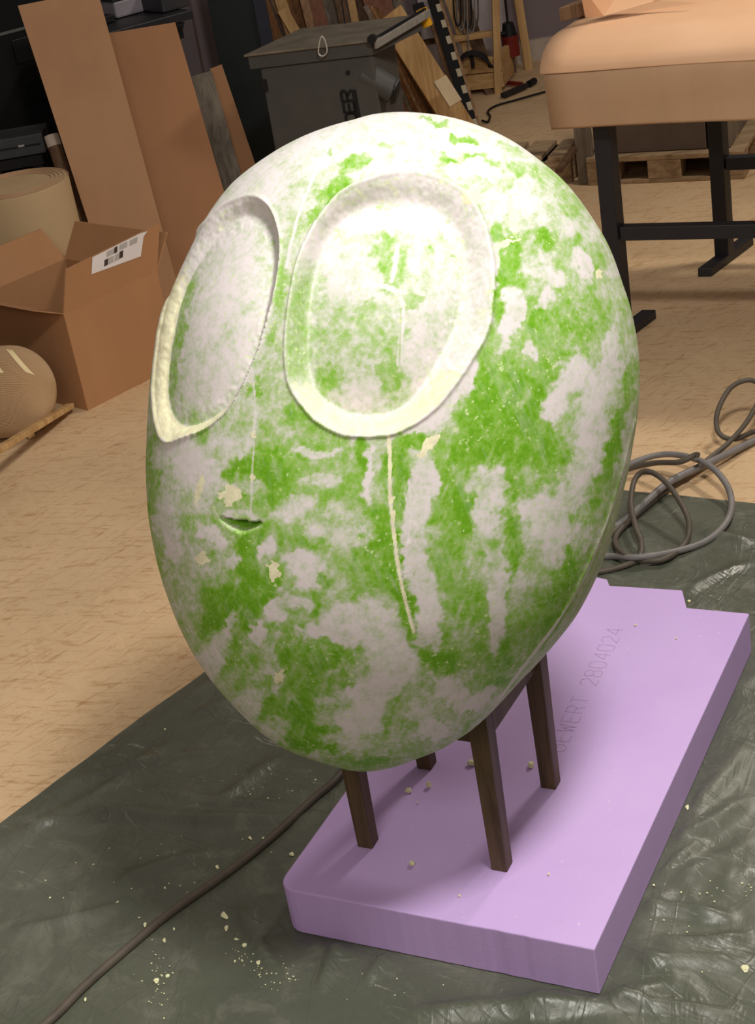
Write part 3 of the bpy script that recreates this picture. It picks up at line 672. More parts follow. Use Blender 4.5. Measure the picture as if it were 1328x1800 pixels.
sheet_crumbs = [(513, 1500, 8, 'yellowish crumb on the plastic sheet touching the left edge of the lilac board'), (382, 1523, 5.5, 'rounded pale crumb on the plastic sheet beside the long cable'), (440, 1472, 5, 'curled pale shaving on the plastic sheet above the long cable'), (463, 1473, 4, 'small shaving next to the long cable, right of a curled one'),
  (290, 1281, 4.5, 'bright crumb alone on the plastic sheet, below the osb floor corner'), (205, 1587, 5.5, 'bright elongated crumb on the sheet left of the long cable'), (255, 1624, 5, 'pale curled shaving touching the long cable from the left'),
  (88, 1577, 4, 'small bright crumb near the left edge of the sheet'), (150, 1756, 4, 'small pale crumb beside the long cable near the bottom left'), (87, 1437, 3, 'tiny speck of foam near the sheet edge by the osb floor'), (284, 1484, 3, 'tiny foam speck in the middle of the left part of the sheet'),
  (190, 1516, 2.8, 'tiny foam speck left of the middle of the sheet'), (290, 1560, 3, 'tiny foam speck between the long cable and an elongated crumb'), (306, 1632, 3.5, 'tiny foam speck just right of the long cable'), (289, 1652, 5, 'slim pale shaving right of the long cable'),
  (275, 1722, 9, 'broad pale flake in a smear of green dust at the bottom left'), (295, 1714, 7, 'pale flake lying right against a broad flake at the bottom left'), (395, 1608, 9, 'long white shaving on the sheet, upper end of the trail left of the board'), (398, 1630, 6, 'small white shaving directly under a long white one'),
  (430, 1660, 8, 'white flake in the middle of the crumb trail towards the front'), (455, 1690, 8, 'white flake above the green dust patch in front'), (415, 1650, 5, 'small white flake between two larger ones of the trail'),
  (1125, 1750, 9, 'bright green foam flake on the sheet near the board corner'), (1092, 1748, 7, 'white flake left of the bright green one near the board corner'), (1310, 1700, 12, 'large whitish flake by the right edge of the photo'), (1170, 1310, 0, ''), (1209, 1418, 6, 'crumb on the sheet right of the board, halfway along'), (1150, 1555, 4, 'tiny crumb near the right side of the board'), (1212, 1055, 7, 'pale chip in the notch at the far end of the board'),
  (155, 1512, 2.5, 'tiny foam dot near the far left of the sheet'), (80, 1547, 3, 'tiny foam dot by the left edge above a small bright crumb'), (555, 1370, 4, 'pale crumb beside the cable under the chin')]
kg = plain('green_foam', (128, 190, 66), .8, .15, 60)
gm = crm[0].copy(); gm.materials.clear(); gm.materials.append(kg)
rs = np.random.RandomState(8)
for i, (x_, y_, r_, lab) in enumerate(sheet_crumbs):
    if not r_: continue
    o = bpy.data.objects.new('foam_crumb', gm if 'green foam' in lab else crm[i % 3]); COL.objects.link(o)
    o.location = tuple(P(x_, y_ + r_ * .3, .006)); s_ = r_ * .00085
    el = 2.0 if ('long' in lab or 'slim' in lab or 'shaving' in lab) else 1.1
    o.scale = (s_ * .7, s_ * el, s_ * .6); o.rotation_euler = (0, 0, rs.uniform(-.4, .4)); tag(o, lab, 'foam crumb', 'foam crumbs on the plastic sheet')
# sprinkled dust
g = G(); rs = np.random.RandomState(9)
cl = [(275, 1715, 30, 60, 60), (440, 1675, 40, 30, 50), (480, 1708, 40, 26, 90), (470, 1380, 60, 30, 30), (1200, 1660, 70, 60, 60), (1270, 1560, 60, 80, 60), (300, 1500, 260, 200, 90), (1240, 1060, 40, 30, 14), (1240, 1400, 60, 120, 40), (700, 1740, 200, 40, 30)]
for (cx, cy, sx, sy, n_) in cl:
    for _ in range(int(n_ * .6)):
        p = P(cx + rs.randn() * sx * .5, min(cy + rs.randn() * sy * .5, 1790), .007); a, b = to_bl(p)
        if -.64 < a < .03 and -.04 < b < 1.25: continue
        if p[0] * .731 - p[1] * .682 < -2.56 : continue
        r = rs.uniform(.0005, .0015); q = rs.uniform(0, 3); d1 = V(math.cos(q), math.sin(q), 0) * r; d2 = V(-math.sin(q), math.cos(q), 0) * r * rs.uniform(.5, 1.5)
        g.prism([p - d1 - d2, p + d1 - d2, p + d1 * .6 + d2, p - d1 * .8 + d2 * .7], V(0, 0, r * .8))
d = g.build('foam_dust', M_CREAM); tag(d, 'fine pale foam dust and specks scattered over the plastic sheet', 'foam dust', None, 'stuff')

# ------------------------------------------------------------------ workbench on the right
RZ = .36
LF = V(.885, 4.90, 0); LR = V(1.375, 5.46, 0)
ed = unit(LR - LF); bd = unit(V(.889, -.456, 0)); e2 = V(-bd[1], bd[0], 0)     # bd runs along the bench to the right
BH = .93; BL = 1.9
wb = thing('workbench', 'black steel framed workbench with open legs, draped with brown paper, on the right', 'workbench', (LF + LR) / 2 + bd * .9)
for base in (LF, LR, LF + bd * BL, LR + bd * BL):
    g = G(); g.box(base - ed * .025 - bd * .025 + V(0, 0, .03), ed * .05, bd * .05, V(0, 0, BH - .05)); g.build('leg', M_BLACKM, wb, bevel=.003)
    g = G(); g.box(base - ed * .16 - bd * .024, ed * .34, bd * .048, V(0, 0, .032)); g.build('foot', M_BLACKM, wb, bevel=.003)
for a, b in ((LF, LF + bd * BL), (LR, LR + bd * BL)):
    g = G(); g.bar(a + bd * .026 + V(0, 0, RZ), b - bd * .026 + V(0, 0, RZ), .04, .045); g.build('rail', M_BLACKM, wb, bevel=.003)
    g = G(); g.bar(a + bd * .026 + V(0, 0, BH - .06), b - bd * .026 + V(0, 0, BH - .06), .04, .05); g.build('rail', M_BLACKM, wb, bevel=.003)
g = G(); o0 = LF - ed * .05 - bd * .10 + V(0, 0, BH - .02); g.box(o0, ed * (.79 + .06), bd * (BL + .3), V(0, 0, .03)); g.build('bench_top', M_PINED, wb, bevel=.003)
# paper draped over the bench
def sheet(name, prof, axis, length, org, mat, parent=None, thick=.002, nlen=24, wob=0.0, seed=1):
    # prof: list of (along ed, z); axis: run direction
    prof = catmull([np.array(p, float) for p in prof], 5); rs = np.random.RandomState(seed)
    m = len(prof); vs = []; fs = []
    for i in range(nlen + 1):
        t = i / nlen
        for j, p in enumerate(prof):
            wv = wob * (math.sin(t * 7 + j * .15 + seed) + .6 * math.sin(t * 15 + j * .3)) * (j / m)
            vs.append(org + axis * (length * t) + e2 * (p[0] + wv) + V(0, 0, p[1] + .4 * wv))
    for i in range(nlen):
        for j in range(m - 1): fs.append((i * m + j, (i + 1) * m + j, (i + 1) * m + j + 1, i * m + j + 1))
    g = G(); g.add(vs, fs); o = g.build(name, mat, parent, True)
    s_ = o.modifiers.new('thick', 'SOLIDIFY'); s_.thickness = thick; s_.offset = 1 if True else -1
    return o
T0 = LF - bd * .145
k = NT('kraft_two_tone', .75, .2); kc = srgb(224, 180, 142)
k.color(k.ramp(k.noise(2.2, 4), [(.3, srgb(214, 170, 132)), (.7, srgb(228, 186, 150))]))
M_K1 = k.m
pap = thing('kraft_paper_cover', 'light brown paper bulging over the bench front and hanging down', 'paper cover', T0 + V(0, 0, .62))
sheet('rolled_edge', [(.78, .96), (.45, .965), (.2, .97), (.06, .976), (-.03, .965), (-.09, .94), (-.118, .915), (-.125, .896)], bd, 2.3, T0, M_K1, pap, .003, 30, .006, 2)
sheet('hanging_sheet', [(-.10, .92), (-.118, .89), (-.118, .84), (-.11, .78), (-.103, .722)], bd, 2.3, T0 + bd * .01, M_KRAFT_SHADE_WINDING, pap, .002, 30, .004, 4)  # same paper as the rolled edge, shade painted into its colour
# loose folded sheet and dark box on top
f0 = P(1028, 32, .94); g = G()
g.add([P(1018, -30, 1.10), P(1030, 31, .985), P(1062, 28, .985), P(1150, 3, 1.0), P(1230, -22, 1.03), P(1120, -60, 1.10)], [(0, 1, 2, 5), (2, 3, 4, 5)])
o = g.build('paper_sheet', M_K1); m_ = o.modifiers.new('t', 'SOLIDIFY'); m_.thickness = .003
tag(o, 'loose folded brown paper sheet curling up on top of the draped bench', 'paper sheet')
g = G(); g.box(P(985, 40, .975), unit(P(1022, 30, .975) - P(985, 40, .975)) * .12, ed * .2, V(0, 0, .045)); tag(g.build('wooden_block', M_BROWNW, bevel=.003), 'dark brown flat block lying on the far left corner of the draped bench', 'wooden block')

# ------------------------------------------------------------------ pallets and board stack under the bench
def pallet(name, label, corner, ax, ay, L, W, tilt=None):
    r = thing(name, label, 'pallet', corner + ax * L / 2 + ay * W / 2)
    up = np.cross(ax, ay); up = up if up[2] > 0 else -up
    for i in range(3):   # bottom boards and blocks
        yy = [0, W / 2 - .05, W - .1][i]
        g = G(); g.box(corner + ay * yy, ax * L, ay * .1, up * .018); g.build('bottom_board', M_PALLET, r, bevel=.003)
        for j in range(3):
            g = G(); g.box(corner + ay * yy + ax * [0, L / 2 - .07, L - .14][j] + up * .018, ax * .14, ay * .1, up * .078); g.build('block', M_PALLET, r, bevel=.003)
    n = 7 if L > .6 else 3
    for i in range(n):
        g = G(); g.box(corner + ax * (i * (L - .1) / (n - 1)) + up * .096, ax * .1, ay * W, up * .022); g.build('deck_board', M_PALLET, r, bevel=.003)
    return r
pa = P(1075, 325, 0); pb = P(1238, 318, 0); pax = unit(pb - pa); pay = np.cross(UP, pax)
pallet('pallet', 'wooden pallet under a stack of dark boards, seen between the bench legs', pa - pax * .1, pax, pay, .66, .7)
st0 = pa - pax * .02 + pay * .05 + V(0, 0, .12)
for i, (o_, w_, m, lab) in enumerate(((0, .40, plain('grey_brown_panel', (104, 90, 80), .8), 'dark grey-brown panel standing on the pallet behind the bench, the widest one'), (.41, .09, M_GREYW, 'narrow grey board standing on the pallet beside the rear bench leg'))):
    g = G(); g.box(st0 + pax * (o_ + .02), pax * w_, pay * .5, V(0, 0, .42)); tag(g.build('board_stack' if i == 0 else 'board', m, bevel=.003), lab, 'board stack' if i == 0 else 'board')
q = P(1038, 324, 0); g = G(); g.box(q - pax * .05, pax * .07, pay * .03, V(0, 0, .5)); tag(g.build('board', M_GREYW, bevel=.002), 'pale grey board standing upright left of the front bench leg', 'board')
pl = P(960, 322, 0)
pallet('pallet', 'low wooden pallet half hidden behind the right side of the carved head', pl - pax * .24, pax, pay, .36, .26)
g = G(); g.bar(P(983, 300, .14), P(1016, 252, .16), .03, .02); tag(g.build('wooden_lath', M_BROWNW, bevel=.002), 'thin dark slat lying across the half hidden pallet', 'slat')
# leaning pallet at the right edge
a0 = P(1272, 302, .0); a1 = P(1420, 190, .0)
lx = unit(a1 - a0); ly = np.cross(UP, lx); ly2 = unit(ly * .35 + UP * .9)
r = thing('pallet', 'pale wooden pallet lying slanted behind the bench at the right edge of the photo', 'pallet', a0)
nn = np.cross(lx, ly2)
for i in range(3):
    g = G(); g.box(a0 + ly2 * (.0 + i * .19) + V(0, 0, .005), lx * 1.2, ly2 * .1, nn * -.02); g.build('deck_board', M_PALLET, r, bevel=.003)
for i in range(3):
    g = G(); g.box(a0 + lx * (i * .52) + V(0, 0, .02), lx * .1, ly2 * .48, nn * .07); g.build('stringer', M_PALLET, r, bevel=.003)

# ------------------------------------------------------------------ wooden rack with crate, cables, canister
rk = thing('wooden_rack', 'tall open rack of raw pine battens on a boxed crate base, by the back wall', 'rack', P(880, 168, 0))
ca, cb = P(816, 170, 0), P(888, 163, 0); cx_ = unit(cb - ca); cy_ = np.cross(UP, cx_); cl_ = np.linalg.norm(cb - ca)
for i in range(2):
    g = G(); g.box(ca - cx_ * .02 + V(0, 0, .03 + i * .085), cx_ * (cl_ + .02), cy_ * .03, V(0, 0, .08)); g.build('crate_board', M_PINEX, rk, bevel=.003)
g = G(); g.box(cb + V(0, 0, .03) - cx_ * .03 + cy_ * .03, cx_ * .03, cy_ * .38, V(0, 0, .165)); g.build('crate_side', M_PINEX, rk, bevel=.003)
g = G(); g.box(ca + V(0, 0, .03) - cx_ * .02 + cy_ * .03, cx_ * .03, cy_ * .38, V(0, 0, .165)); g.build('crate_side', M_PINEX, rk, bevel=.003)
g = G(); g.box(ca + cy_ * .03 + V(0, 0, .03), cx_ * (cl_ - .04), cy_ * .38, V(0, 0, .02)); g.build('crate_floor', M_PINEX, rk)
def batten(x0, y0, Y0, x1, y1, Y1, w_, h_, nm, par, mat=M_PINE, up=V(0, 1, 0)):
    g = G(); g.bar(Q(x0, y0, Y0), Q(x1, y1, Y1), w_, h_, up); return g.build(nm, mat, par, bevel=.002)
yf = float(ca[1])
batten(876, 166, yf - .06, 870, -60, yf - .06, .040, .03, 'post', rk)
batten(933, 140, yf + .40, 902, -60, yf + .40, .046, .03, 'post', rk)
batten(822, 90, yf + .02, 770, -60, yf + .02, .05, .03, 'post', rk)
batten(798, 68, yf - .02, 870, 58, yf - .02, .05, .03, 'crossbar', rk, M_PINEX, UP)
# black cable bundle resting on the crate
bun = thing('cable_bundle', 'bundle of black cables arched over the crate of the pine rack', 'cable bundle', P(845, 130, .2))
for i in range(6):
    g = G(); yy = yf - .05 - i * .008
    g.tube([Q(808 - i, 105 + i * 2, yy), Q(820, 93 + i, yy), Q(838, 91 + i * 1.2, yy), Q(855, 100 + i * 1.5, yy), Q(866 + i * 1.2 - 5, 118, yy)], .007, 8); g.build('cable', M_BLACK, bun, True)
g = G(); g.tube([Q(826, 95, yf - .05), Q(831, 108, yf - .05), Q(832, 120, yf - .05)], .01, 8); g.build('strap', M_BLACK, bun, True)
hb = thing('hanging_cables', 'dark and grey cable loops hanging from the pine rack crossbar', 'cables', Q(820, 60, yf - .04))
for i in range(6):
    x0 = 802 + i * 6; yb = 46 + (i * 7) % 17; yy = yf - .05 + i * .008
    g = G(); g.tube([Q(x0 - 5, -30, yy), Q(x0 - 3, yb - 20, yy), Q(x0 + 3, yb, yy), Q(x0 + 9, yb - 18, yy), Q(x0 + 7, -30, yy)], .0045, 8); g.build('loop', [M_BLACK, M_CABLE2, M_CABLE][i % 3], hb, True)
g = G(); g.tube([Q(821, -30, yf - .07), Q(822, 40, yf - .07), Q(824, 90, yf - .07)], .004, 8); g.build('cord', M_CABLE2, hb, True)
cn = thing('canister', 'dark red canister with a black top hanging inside the pine rack', 'canister', Q(900, 100, yf + .22))
def qcyl(x0, y0, x1, y1, Y, r0, r1, nm, mat, par): g = G(); g.cyl(Q(x0, y0, Y), Q(x1, y1, Y), r0, r1, 20); return g.build(nm, mat, par, True)
Yc = yf + .22
qcyl(901, 98, 896, 62, Yc, .045, .048, 'body', M_RED, cn); qcyl(896, 62, 893, 40, Yc, .042, .03, 'cap', M_BLACK, cn); qcyl(889, 58, 880, 60, Yc - .03, .012, .012, 'nozzle', M_BLACK, cn)
g = G(); g.tube([Q(893, 42, Yc), Q(890, 10, Yc), Q(886, -30, Yc)], .006, 8); g.build('hose', M_BLACK, cn, True)
g = G(); g.tube([Q(903, 98, Yc), Q(906, 115, Yc), Q(907, 128, Yc)], .006, 8); g.build('tail', M_CABLE, cn, True)
# white panels by the wall, dark rods, floor cable
g = G(); a, b = Q(752, 128, 9.2), Q(900, 118, 9.2); g.box(V(a[0], 9.22, .0), V(b[0] - a[0], 0, 0), V(0, .03, 0), V(0, 0, .72)); tag(g.build('plywood_sheet', M_WHITE, bevel=.002), 'pale lilac-white panel standing against the back wall behind the pine rack', 'panel')
g = G(); g.bar(P(884, 168, .02), P(926, 150, .02), .03, .025); tag(g.build('metal_bar', M_BLACKM, bevel=.003), 'black metal bar lying on the floor right of the crate', 'metal bar')
g = G(); g.bar(P(888, 145, .02), P(918, 148, .02), .02, .02); tag(g.build('metal_rod', M_RED, bevel=.002), 'small reddish-brown rod on the floor behind the black bar', 'rod')
g = G(); g.cyl(P(930, 148, .02), P(940, 142, .02), .018, .018, 14); tag(g.build('black_disc', M_BLACK, smooth=True), 'small black disc at the far end of the black floor bar', 'cap')
g = G(); g.tube([P(848, 212, .01), P(858, 214, .01), P(862, 204, .01), P(858, 196, .01), P(872, 186, .01), P(910, 175, .01), P(960, 161, .01), P(1040, 140, .01)], .0055, 8); tag(g.build('cable', M_BLACK, None, True), 'thin black cable crossing the floor from the striped post towards the bench', 'cable')

# striped slotted post
sp = thing('slotted_post', 'leaning black slotted metal post with a cream toothed edge', 'post', P(850, 212, 0))
def leanpt(x, y, bx, by, tx, ty, Yt):  # helper: point on the leaning line
    b = P(bx, by, 0); t = Q(tx, ty, Yt); u_ = (y - by) / (ty - by); return b, t
pb_ = P(832, 228, 0); pt_ = Q(752, -30, 8.75); d_ = pt_ - pb_
g = G(); g.bar(pb_, pt_, .055, .03, V(0, 1, 0)); g.build('rail', M_BLACK, sp, bevel=.002)
sd_ = unit(np.cross(d_, V(0, 1, 0)))
L_ = np.linalg.norm(d_)
g = G()
side = sd_ * (1 if sd_[0] > 0 else -1)
g.bar(pb_ + side * .036 - V(0, .01, 0), pt_ + side * .036 - V(0, .01, 0), .014, .026, V(0, 1, 0)); g.build('edge_strip', M_PINED, sp)
nT = 9
for i in range(nT):
    a = pb_ + d_ * ((i + .12) / nT) + side * .018 - V(0, .018, 0); b = pb_ + d_ * ((i + .58) / nT) + side * .018 - V(0, .018, 0)
    g = G(); g.bar(a, b, .026, .012, V(0, 1, 0)); g.build('tooth', M_CREAMW if 'M_CREAMW' in globals() else plain('cream_paint', (196, 184, 156), .6), sp)
g = G(); c_ = pb_ + d_ * .75 - side * .05; g.box(c_ - V(0, .02, 0), d_ / L_ * .13, -side * .06, V(0, .04, 0)); g.build('bracket', M_BLACK, sp, bevel=.003)

# leaning boards: helper with foot point, head point, width and face direction
def leanboard(name, label, cat, bx, by, bz, tx, ty, Yt, w_, th, mat, group=None, face=None):
    b = P(bx, by, bz); t = Q(tx, ty, Yt); d = t - b
    sd = unit(V(1, .15, 0) if face is None else face); sd = unit(sd - unit(d) * np.dot(sd, unit(d))); nr = np.cross(unit(d), sd)
    g = G(); g.box(b - sd * w_ / 2, sd * w_, nr * th, d)
    return tag(g.build(name, mat, bevel=.002), label, cat, group)
# plywood sheets leaning beside the saw, nearest edges first
plf = unit(V(1, .35, 0))
edgecols = [M_GREYW, M_PLYEDGE, M_PINED, M_PLYEDGE, M_BROWNW, M_PLYEDGE]
names = ['grey-edged leaning board right beside the saw motor', 'brown leaning board, second from the saw in the tight stack', 'lighter brown leaning board, third in the stack beside the saw', 'brown leaning board, fourth in the stack beside the saw', 'dull dark leaning board, fifth in the stack beside the saw', 'brown-edged leaning board tucked behind the wide pale one']
for i in range(6):
    x0 = 739 + i * 9.2; x1 = 649 + i * 3.6
    leanboard('plywood_board', names[i], 'plywood board', x0, 232, .0, x1, 22, 7.75 + i * .02, .024, .06, edgecols[i], 'boards leaning beside the table saw', V(1, .2, 0))
leanboard('pine_board', 'wide pale pine board with knots leaning beside the table saw', 'pine board', 820, 238, .0, 686, 24, 7.85, .135, .02, M_PINE, None, V(1, .25, 0))
pbd = bpy.data.objects['pine_board']; b_, t_2 = P(800, 184, .24), Q(772, 140, float(P(800, 184, .24)[1]) + .05); s2_ = unit(V(1, .25, 0)); d2_ = t_2 - b_; s2_ = unit(s2_ - unit(d2_) * np.dot(s2_, unit(d2_)))
g = G(); g.box(b_ - s2_ * .035, s2_ * .07, np.cross(s2_, unit(d2_)) * .02, d2_); o = g.build('cleat', plain('pale_offcut', (208, 184, 148), .7), pbd, bevel=.002); o['label'] = 'short pale cleat'
leanboard('pine_batten', 'thin pale batten leaning just left of the striped post', 'batten', 818, 205, 0, 765, 40, 8.6, .05, .02, M_PINED)
leanboard('wooden_plank', 'brown plank leaning behind the striped post near the pine rack', 'plank', 868, 165, 0, 800, -40, 9.1, .08, .03, M_BROWNW)
leanboard('wooden_plank', 'pale plank leaning between the striped post and the hanging cables', 'plank', 850, 150, 0, 790, -40, 9.15, .06, .03, M_GREYW)
g = G(); g.bar(Q(738, 76, 9.1), Q(772, 70, 9.1), .02, .03); tag(g.build('wooden_crosspiece', M_BROWNW), 'short brown crosspiece in front of the white panel left of the striped post', 'crosspiece')
g = G(); a = Q(742, 70, 9.05); g.box(a, V(.1, 0, 0), V(0, .02, 0), V(0, 0, .11)); tag(g.build('white_card', M_WHITE), 'small white card beside the yellow saw handle', 'card')
# planks leaning on the wall behind the saw
pk = [(452, 62, 430, -30, .07, M_PINE, 'pale plank farthest left behind the table saw'), (482, 58, 452, -20, .07, M_PLYEDGE, 'brown plank second from the left behind the table saw'), (508, 52, 478, -10, .045, M_PINED, 'narrow brown plank third from the left behind the saw'),
      (516, 50, 496, 16, .055, M_PINE, 'short pale plank with a square top behind the saw'), (500, 20, 480, -40, .06, M_PINE, 'pale plank rising behind the short square-topped one'), (532, 46, 505, -30, .085, M_PLYEDGE, 'dark brown plank right of the short pale one'),
      (546, 44, 528, -30, .045, M_PINED, 'light brown plank in the middle behind the saw'), (566, 42, 545, -30, .07, M_REDW, 'reddish-brown plank in the middle behind the saw'), (588, 40, 566, -30, .075, M_GREYW, 'grey-brown plank just left of the saw blade'),
      (606, 36, 590, -30, .055, M_BROWNW, 'dark plank directly behind the saw blade'), (624, 34, 612, -30, .04, M_PINE, 'narrow light plank just right of the saw blade'), (640, 32, 622, -30, .06, M_BROWNW, 'brown plank behind the right half of the saw table'),
      (662, 28, 642, -30, .08, M_REDW, 'reddish plank behind the right half of the saw table'), (684, 26, 664, -30, .07, M_REDW, 'reddish plank nearest the saw fence rail'), (706, 22, 690, -30, .05, M_GREYW, 'grey plank behind the end of the saw fence rail')]
def lean(x, y):   # point on a leaning plane: floor line at lean.yb, reaching lean.yt at 1.2 m height
    d = CF + CR * (x - 664) / F_PX - CU * (y - 900) / F_PX; s_ = (lean.yt - lean.yb) / 1.2
    t = (lean.yb + s_ * CAM_H) / (d[1] - s_ * d[2]); return CAM + d * t
def floorhit(p, q):  # extend the line p->q down to the floor
    d = q - p; return p + d * (p[2] / -d[2])
for i, (x0, y0, x1, y1, w_, m, lab) in enumerate(pk):
    lean.yb, lean.yt = 8.50 + .035 * (i % 3), 8.80 + .035 * (i % 3)
    b = lean(x0, y0); t = lean(x1, y1); foot = floorhit(t, b); d = unit(t - foot)
    tp = foot + d * (min(1.35, t[2] + .2) / d[2]) if y1 < 0 else t
    sd = unit(V(1, .05, 0)); sd = unit(sd - d * np.dot(sd, d)); nr = np.cross(sd, d); nr = nr if nr[1] > 0 else -nr
    g = G(); g.box(foot - sd * w_ / 2, sd * w_, nr * .022, tp - foot)
    tag(g.build('wooden_plank', m, bevel=.002), lab, 'plank', 'planks leaning behind the table saw')

# ------------------------------------------------------------------ table saw
A0, A1, A2, A3 = P(428, 97, .85), P(656, 70, .85), P(742, 24, .85), P(528, 50, .85)
sx_ = unit(A1 - A0); sy_ = np.cross(UP, sx_)
saw = thing('table_saw', 'dark grey cabinet table saw with a dusty cast table top', 'table saw', (A0[0] + .25, A0[1] + .3, 0))
g = G(); g.prism([A0, A1, A2, A3], V(0, 0, -.008)); g.build('table_top', M_CAST, saw, bevel=.002)
g = G(); inn = .012
g.prism([A0 + sx_ * inn + sy_ * inn - V(0, 0, .008), A1 - sx_ * inn + sy_ * inn - V(0, 0, .008), A2 - sy_ * inn * 2 - V(0, 0, .008), A3 - V(0, 0, .008)], V(0, 0, -.05)); g.build('table_frame', M_SAW, saw, bevel=.002)
c0 = P(455, 122, .79) + sy_ * .02; c1 = P(652, 100, .79) + sy_ * .02; cw = np.linalg.norm(c1 - c0)
g = G(); g.box(V(c0[0], c0[1], .26), sx_ * cw, sy_ * .42, V(0, 0, .53)); g.build('cabinet', M_SAW, saw, bevel=.006)
g = G(); g.box(V(c0[0], c0[1], .0) + sx_ * .02 + sy_ * .03, sx_ * (cw - .04), sy_ * .36, V(0, 0, .26)); g.build('base', M_BLACK, saw)
# fence rail on the right side
g = G(); e0 = A1 + V(0, 0, -.02) + sx_ * .005; e1 = A2 + sx_ * .03 + V(0, 0, .0); g.bar(e0, e1, .012, .03); g.build('fence_rail', M_ALU, saw, bevel=.003)
g = G(); g.bar(e0 + V(0, 0, .017) - sx_ * .015, e1 + V(0, 0, .017) - sx_ * .015, .012, .006); g.build('rail_slot', M_BLACK, saw)
g = G(); hc = Q(748, 32, float(A2[1]) + .02); g.cyl(hc + V(-.01, 0, .035), hc + V(.005, 0, -.03), .024, .022, 18); g.build('handle', M_YEL, saw, True)
g = G(); hc = Q(655, 62, float(A1[1])); g.cyl(hc - sy_ * .0 + V(0, 0, -.01), hc - sy_ * .03 + V(0, 0, -.01), .016, .016, 16); g.build('clamp_knob', M_BLACK, saw, True)
g = G(); b0 = P(606, 42, .85); g.box(b0, sy_ * .004, sx_ * .004, V(0, 0, .16)); g.build('riving_rod', M_BLACK, saw)
# motor housing at the right side
m0 = Q(664, 150, float(c1[1]) + .06); g = G(); g.cyl(m0 - sx_ * .05 + V(0, 0, .05), m0 + sx_ * .06 - V(0, 0, .03), .055, .05, 20); g.build('motor', M_SAW, saw, True)
g = G(); g.cyl(m0 + sx_ * .06 - V(0, 0, .03), m0 + sx_ * .075 - V(0, 0, .036), .053, .04, 20); g.build('motor_cap', M_BLACK, saw, True)
hl = Q(612, 128, float(c0[1]) - .04)
def onfront(x, y, off=.002):   # point on the cabinet front plane
    n = -sy_; d = CF + CR * (x - 664) / F_PX - CU * (y - 900) / F_PX
    t = np.dot(c0 + n * off - CAM, n) / np.dot(d, n); return CAM + d * t
g = G(); q = onfront(612, 128, 0); g.cyl(q, q - sy_ * .004, .009, .009, 14); g.build('screw_hole', M_BLACK, saw)
for (x_, y_) in ((458, 140), (462, 146)): pass
g = G(); q = onfront(460, 140, 0); g.box(q - sx_ * .01, sx_ * .03, -sy_ * .012, V(0, 0, -.045)); g.build('latch', M_BLACK, saw, bevel=.002)
# badge letters running up the cabinet
lx_ = unit(onfront(604, 160) - onfront(612, 205)); lx_ = V(0, 0, 1); 
ly_ = -sx_
def dletter(name, strokes, org, size, wd):
    g = G()
    for st_ in strokes:
        for a, b in zip(st_[:-1], st_[1:]):
            g.bar(org + lx_ * a[0] * size[0] + ly_ * a[1] * size[1], org + lx_ * b[0] * size[0] + ly_ * b[1] * size[1], wd, .003, sy_)
    return g.build(name, M_BLACK, saw)
hz = .046; 
pR = onfront(621, 177); pE = onfront(625, 197); pD = onfront(629, 217)
dletter('letter_r', [[(0, 0), (0, 1), (.8, 1), (1, .8), (.8, .5), (0, .5)], [(.45, .5), (1, 0)]], pR, (.042, .042), .011)
dletter('letter_e', [[(1, 1), (0, 1), (0, 0), (1, 0)], [(0, .5), (.9, .5)]], pE, (.038, .042), .011)
dletter('letter_d', [[(0, 0), (0, 1), (.7, 1), (1, .75), (1, .25), (.7, 0), (0, 0)]], pD, (.042, .042), .011)
g = G(); g.bar(onfront(622, 158), onfront(632, 215), .018, .003, sy_); g.build('badge_stripe', M_BLACK, saw)
# bright ring hanging off the table edge
g = G(); q = onfront(567, 66, .05)
ring = [onfront(x_, y_, .05) for x_, y_ in ((566, 64), (571, 70), (574, 80), (575, 90), (571, 97), (564, 98), (560, 92), (561, 80), (563, 70))]
g.tube(ring, .0028, 8, True); tag(g.build('wire_ring', M_CHROME, None, True), 'bright oval wire ring hanging over the front edge of the saw table', 'wire ring')

# ------------------------------------------------------------------ dark column, desk, shelf on the left
def vbox(name, x0, x1, ypx, Y, depth, z0, z1, mat, label=None, cat=None, kind=None, bevel=.002):
    a = Q(x0, ypx, Y); b = Q(x1, ypx, Y)
    g = G(); g.box(V(a[0], Y, z0), V(b[0] - a[0], 0, 0), V(0, depth, 0), V(0, 0, z1 - z0)); o = g.build(name, mat, bevel=bevel)
    return tag(o, label, cat, None, kind)
MC = plain('black_green_paint', (26, 32, 32), .5); MC2 = plain('blue_black_paint', (40, 42, 52), .5)
sc_ = thing('steel_column', 'black steel column standing left of the table saw', 'column', (float(Q(420, 100, 7.6)[0]), 7.7, 0))
a = Q(372, 40, 7.6); b = Q(452, 40, 7.6); c3 = Q(474, 40, 7.6)
g = G(); g.box(V(a[0], 7.6, 0), V(b[0] - a[0], 0, 0), V(0, .2, 0), V(0, 0, 2.6)); g.build('web', MC, sc_)
g = G(); g.box(V(b[0], 7.58, 0), V(c3[0] - b[0], 0, 0), V(0, .24, 0), V(0, 0, 2.6)); g.build('flange', MC2, sc_)
# wall panels behind
wp = Q(328, 60, 7.95)
g = G(); xa, xb = Q(312, 60, 8.0)[0], Q(345, 60, 8.0)[0]; g.box(V(xa, 8.0, 0), V(xb - xa - .006, 0, 0), V(0, .03, 0), V(0, 0, 2.2)); tag(g.build('wall_panel', M_WALL), 'narrow grey-violet panel strip left of a dark joint beside the steel column', 'panel')
g = G(); xc = Q(400, 60, 8.0)[0]; g.box(V(xb + .006, 7.99, 0), V(xc - xb, 0, 0), V(0, .03, 0), V(0, 0, 2.2)); tag(g.build('wall_panel', M_WALL), 'wider grey-violet panel between a dark joint and the steel column', 'panel')
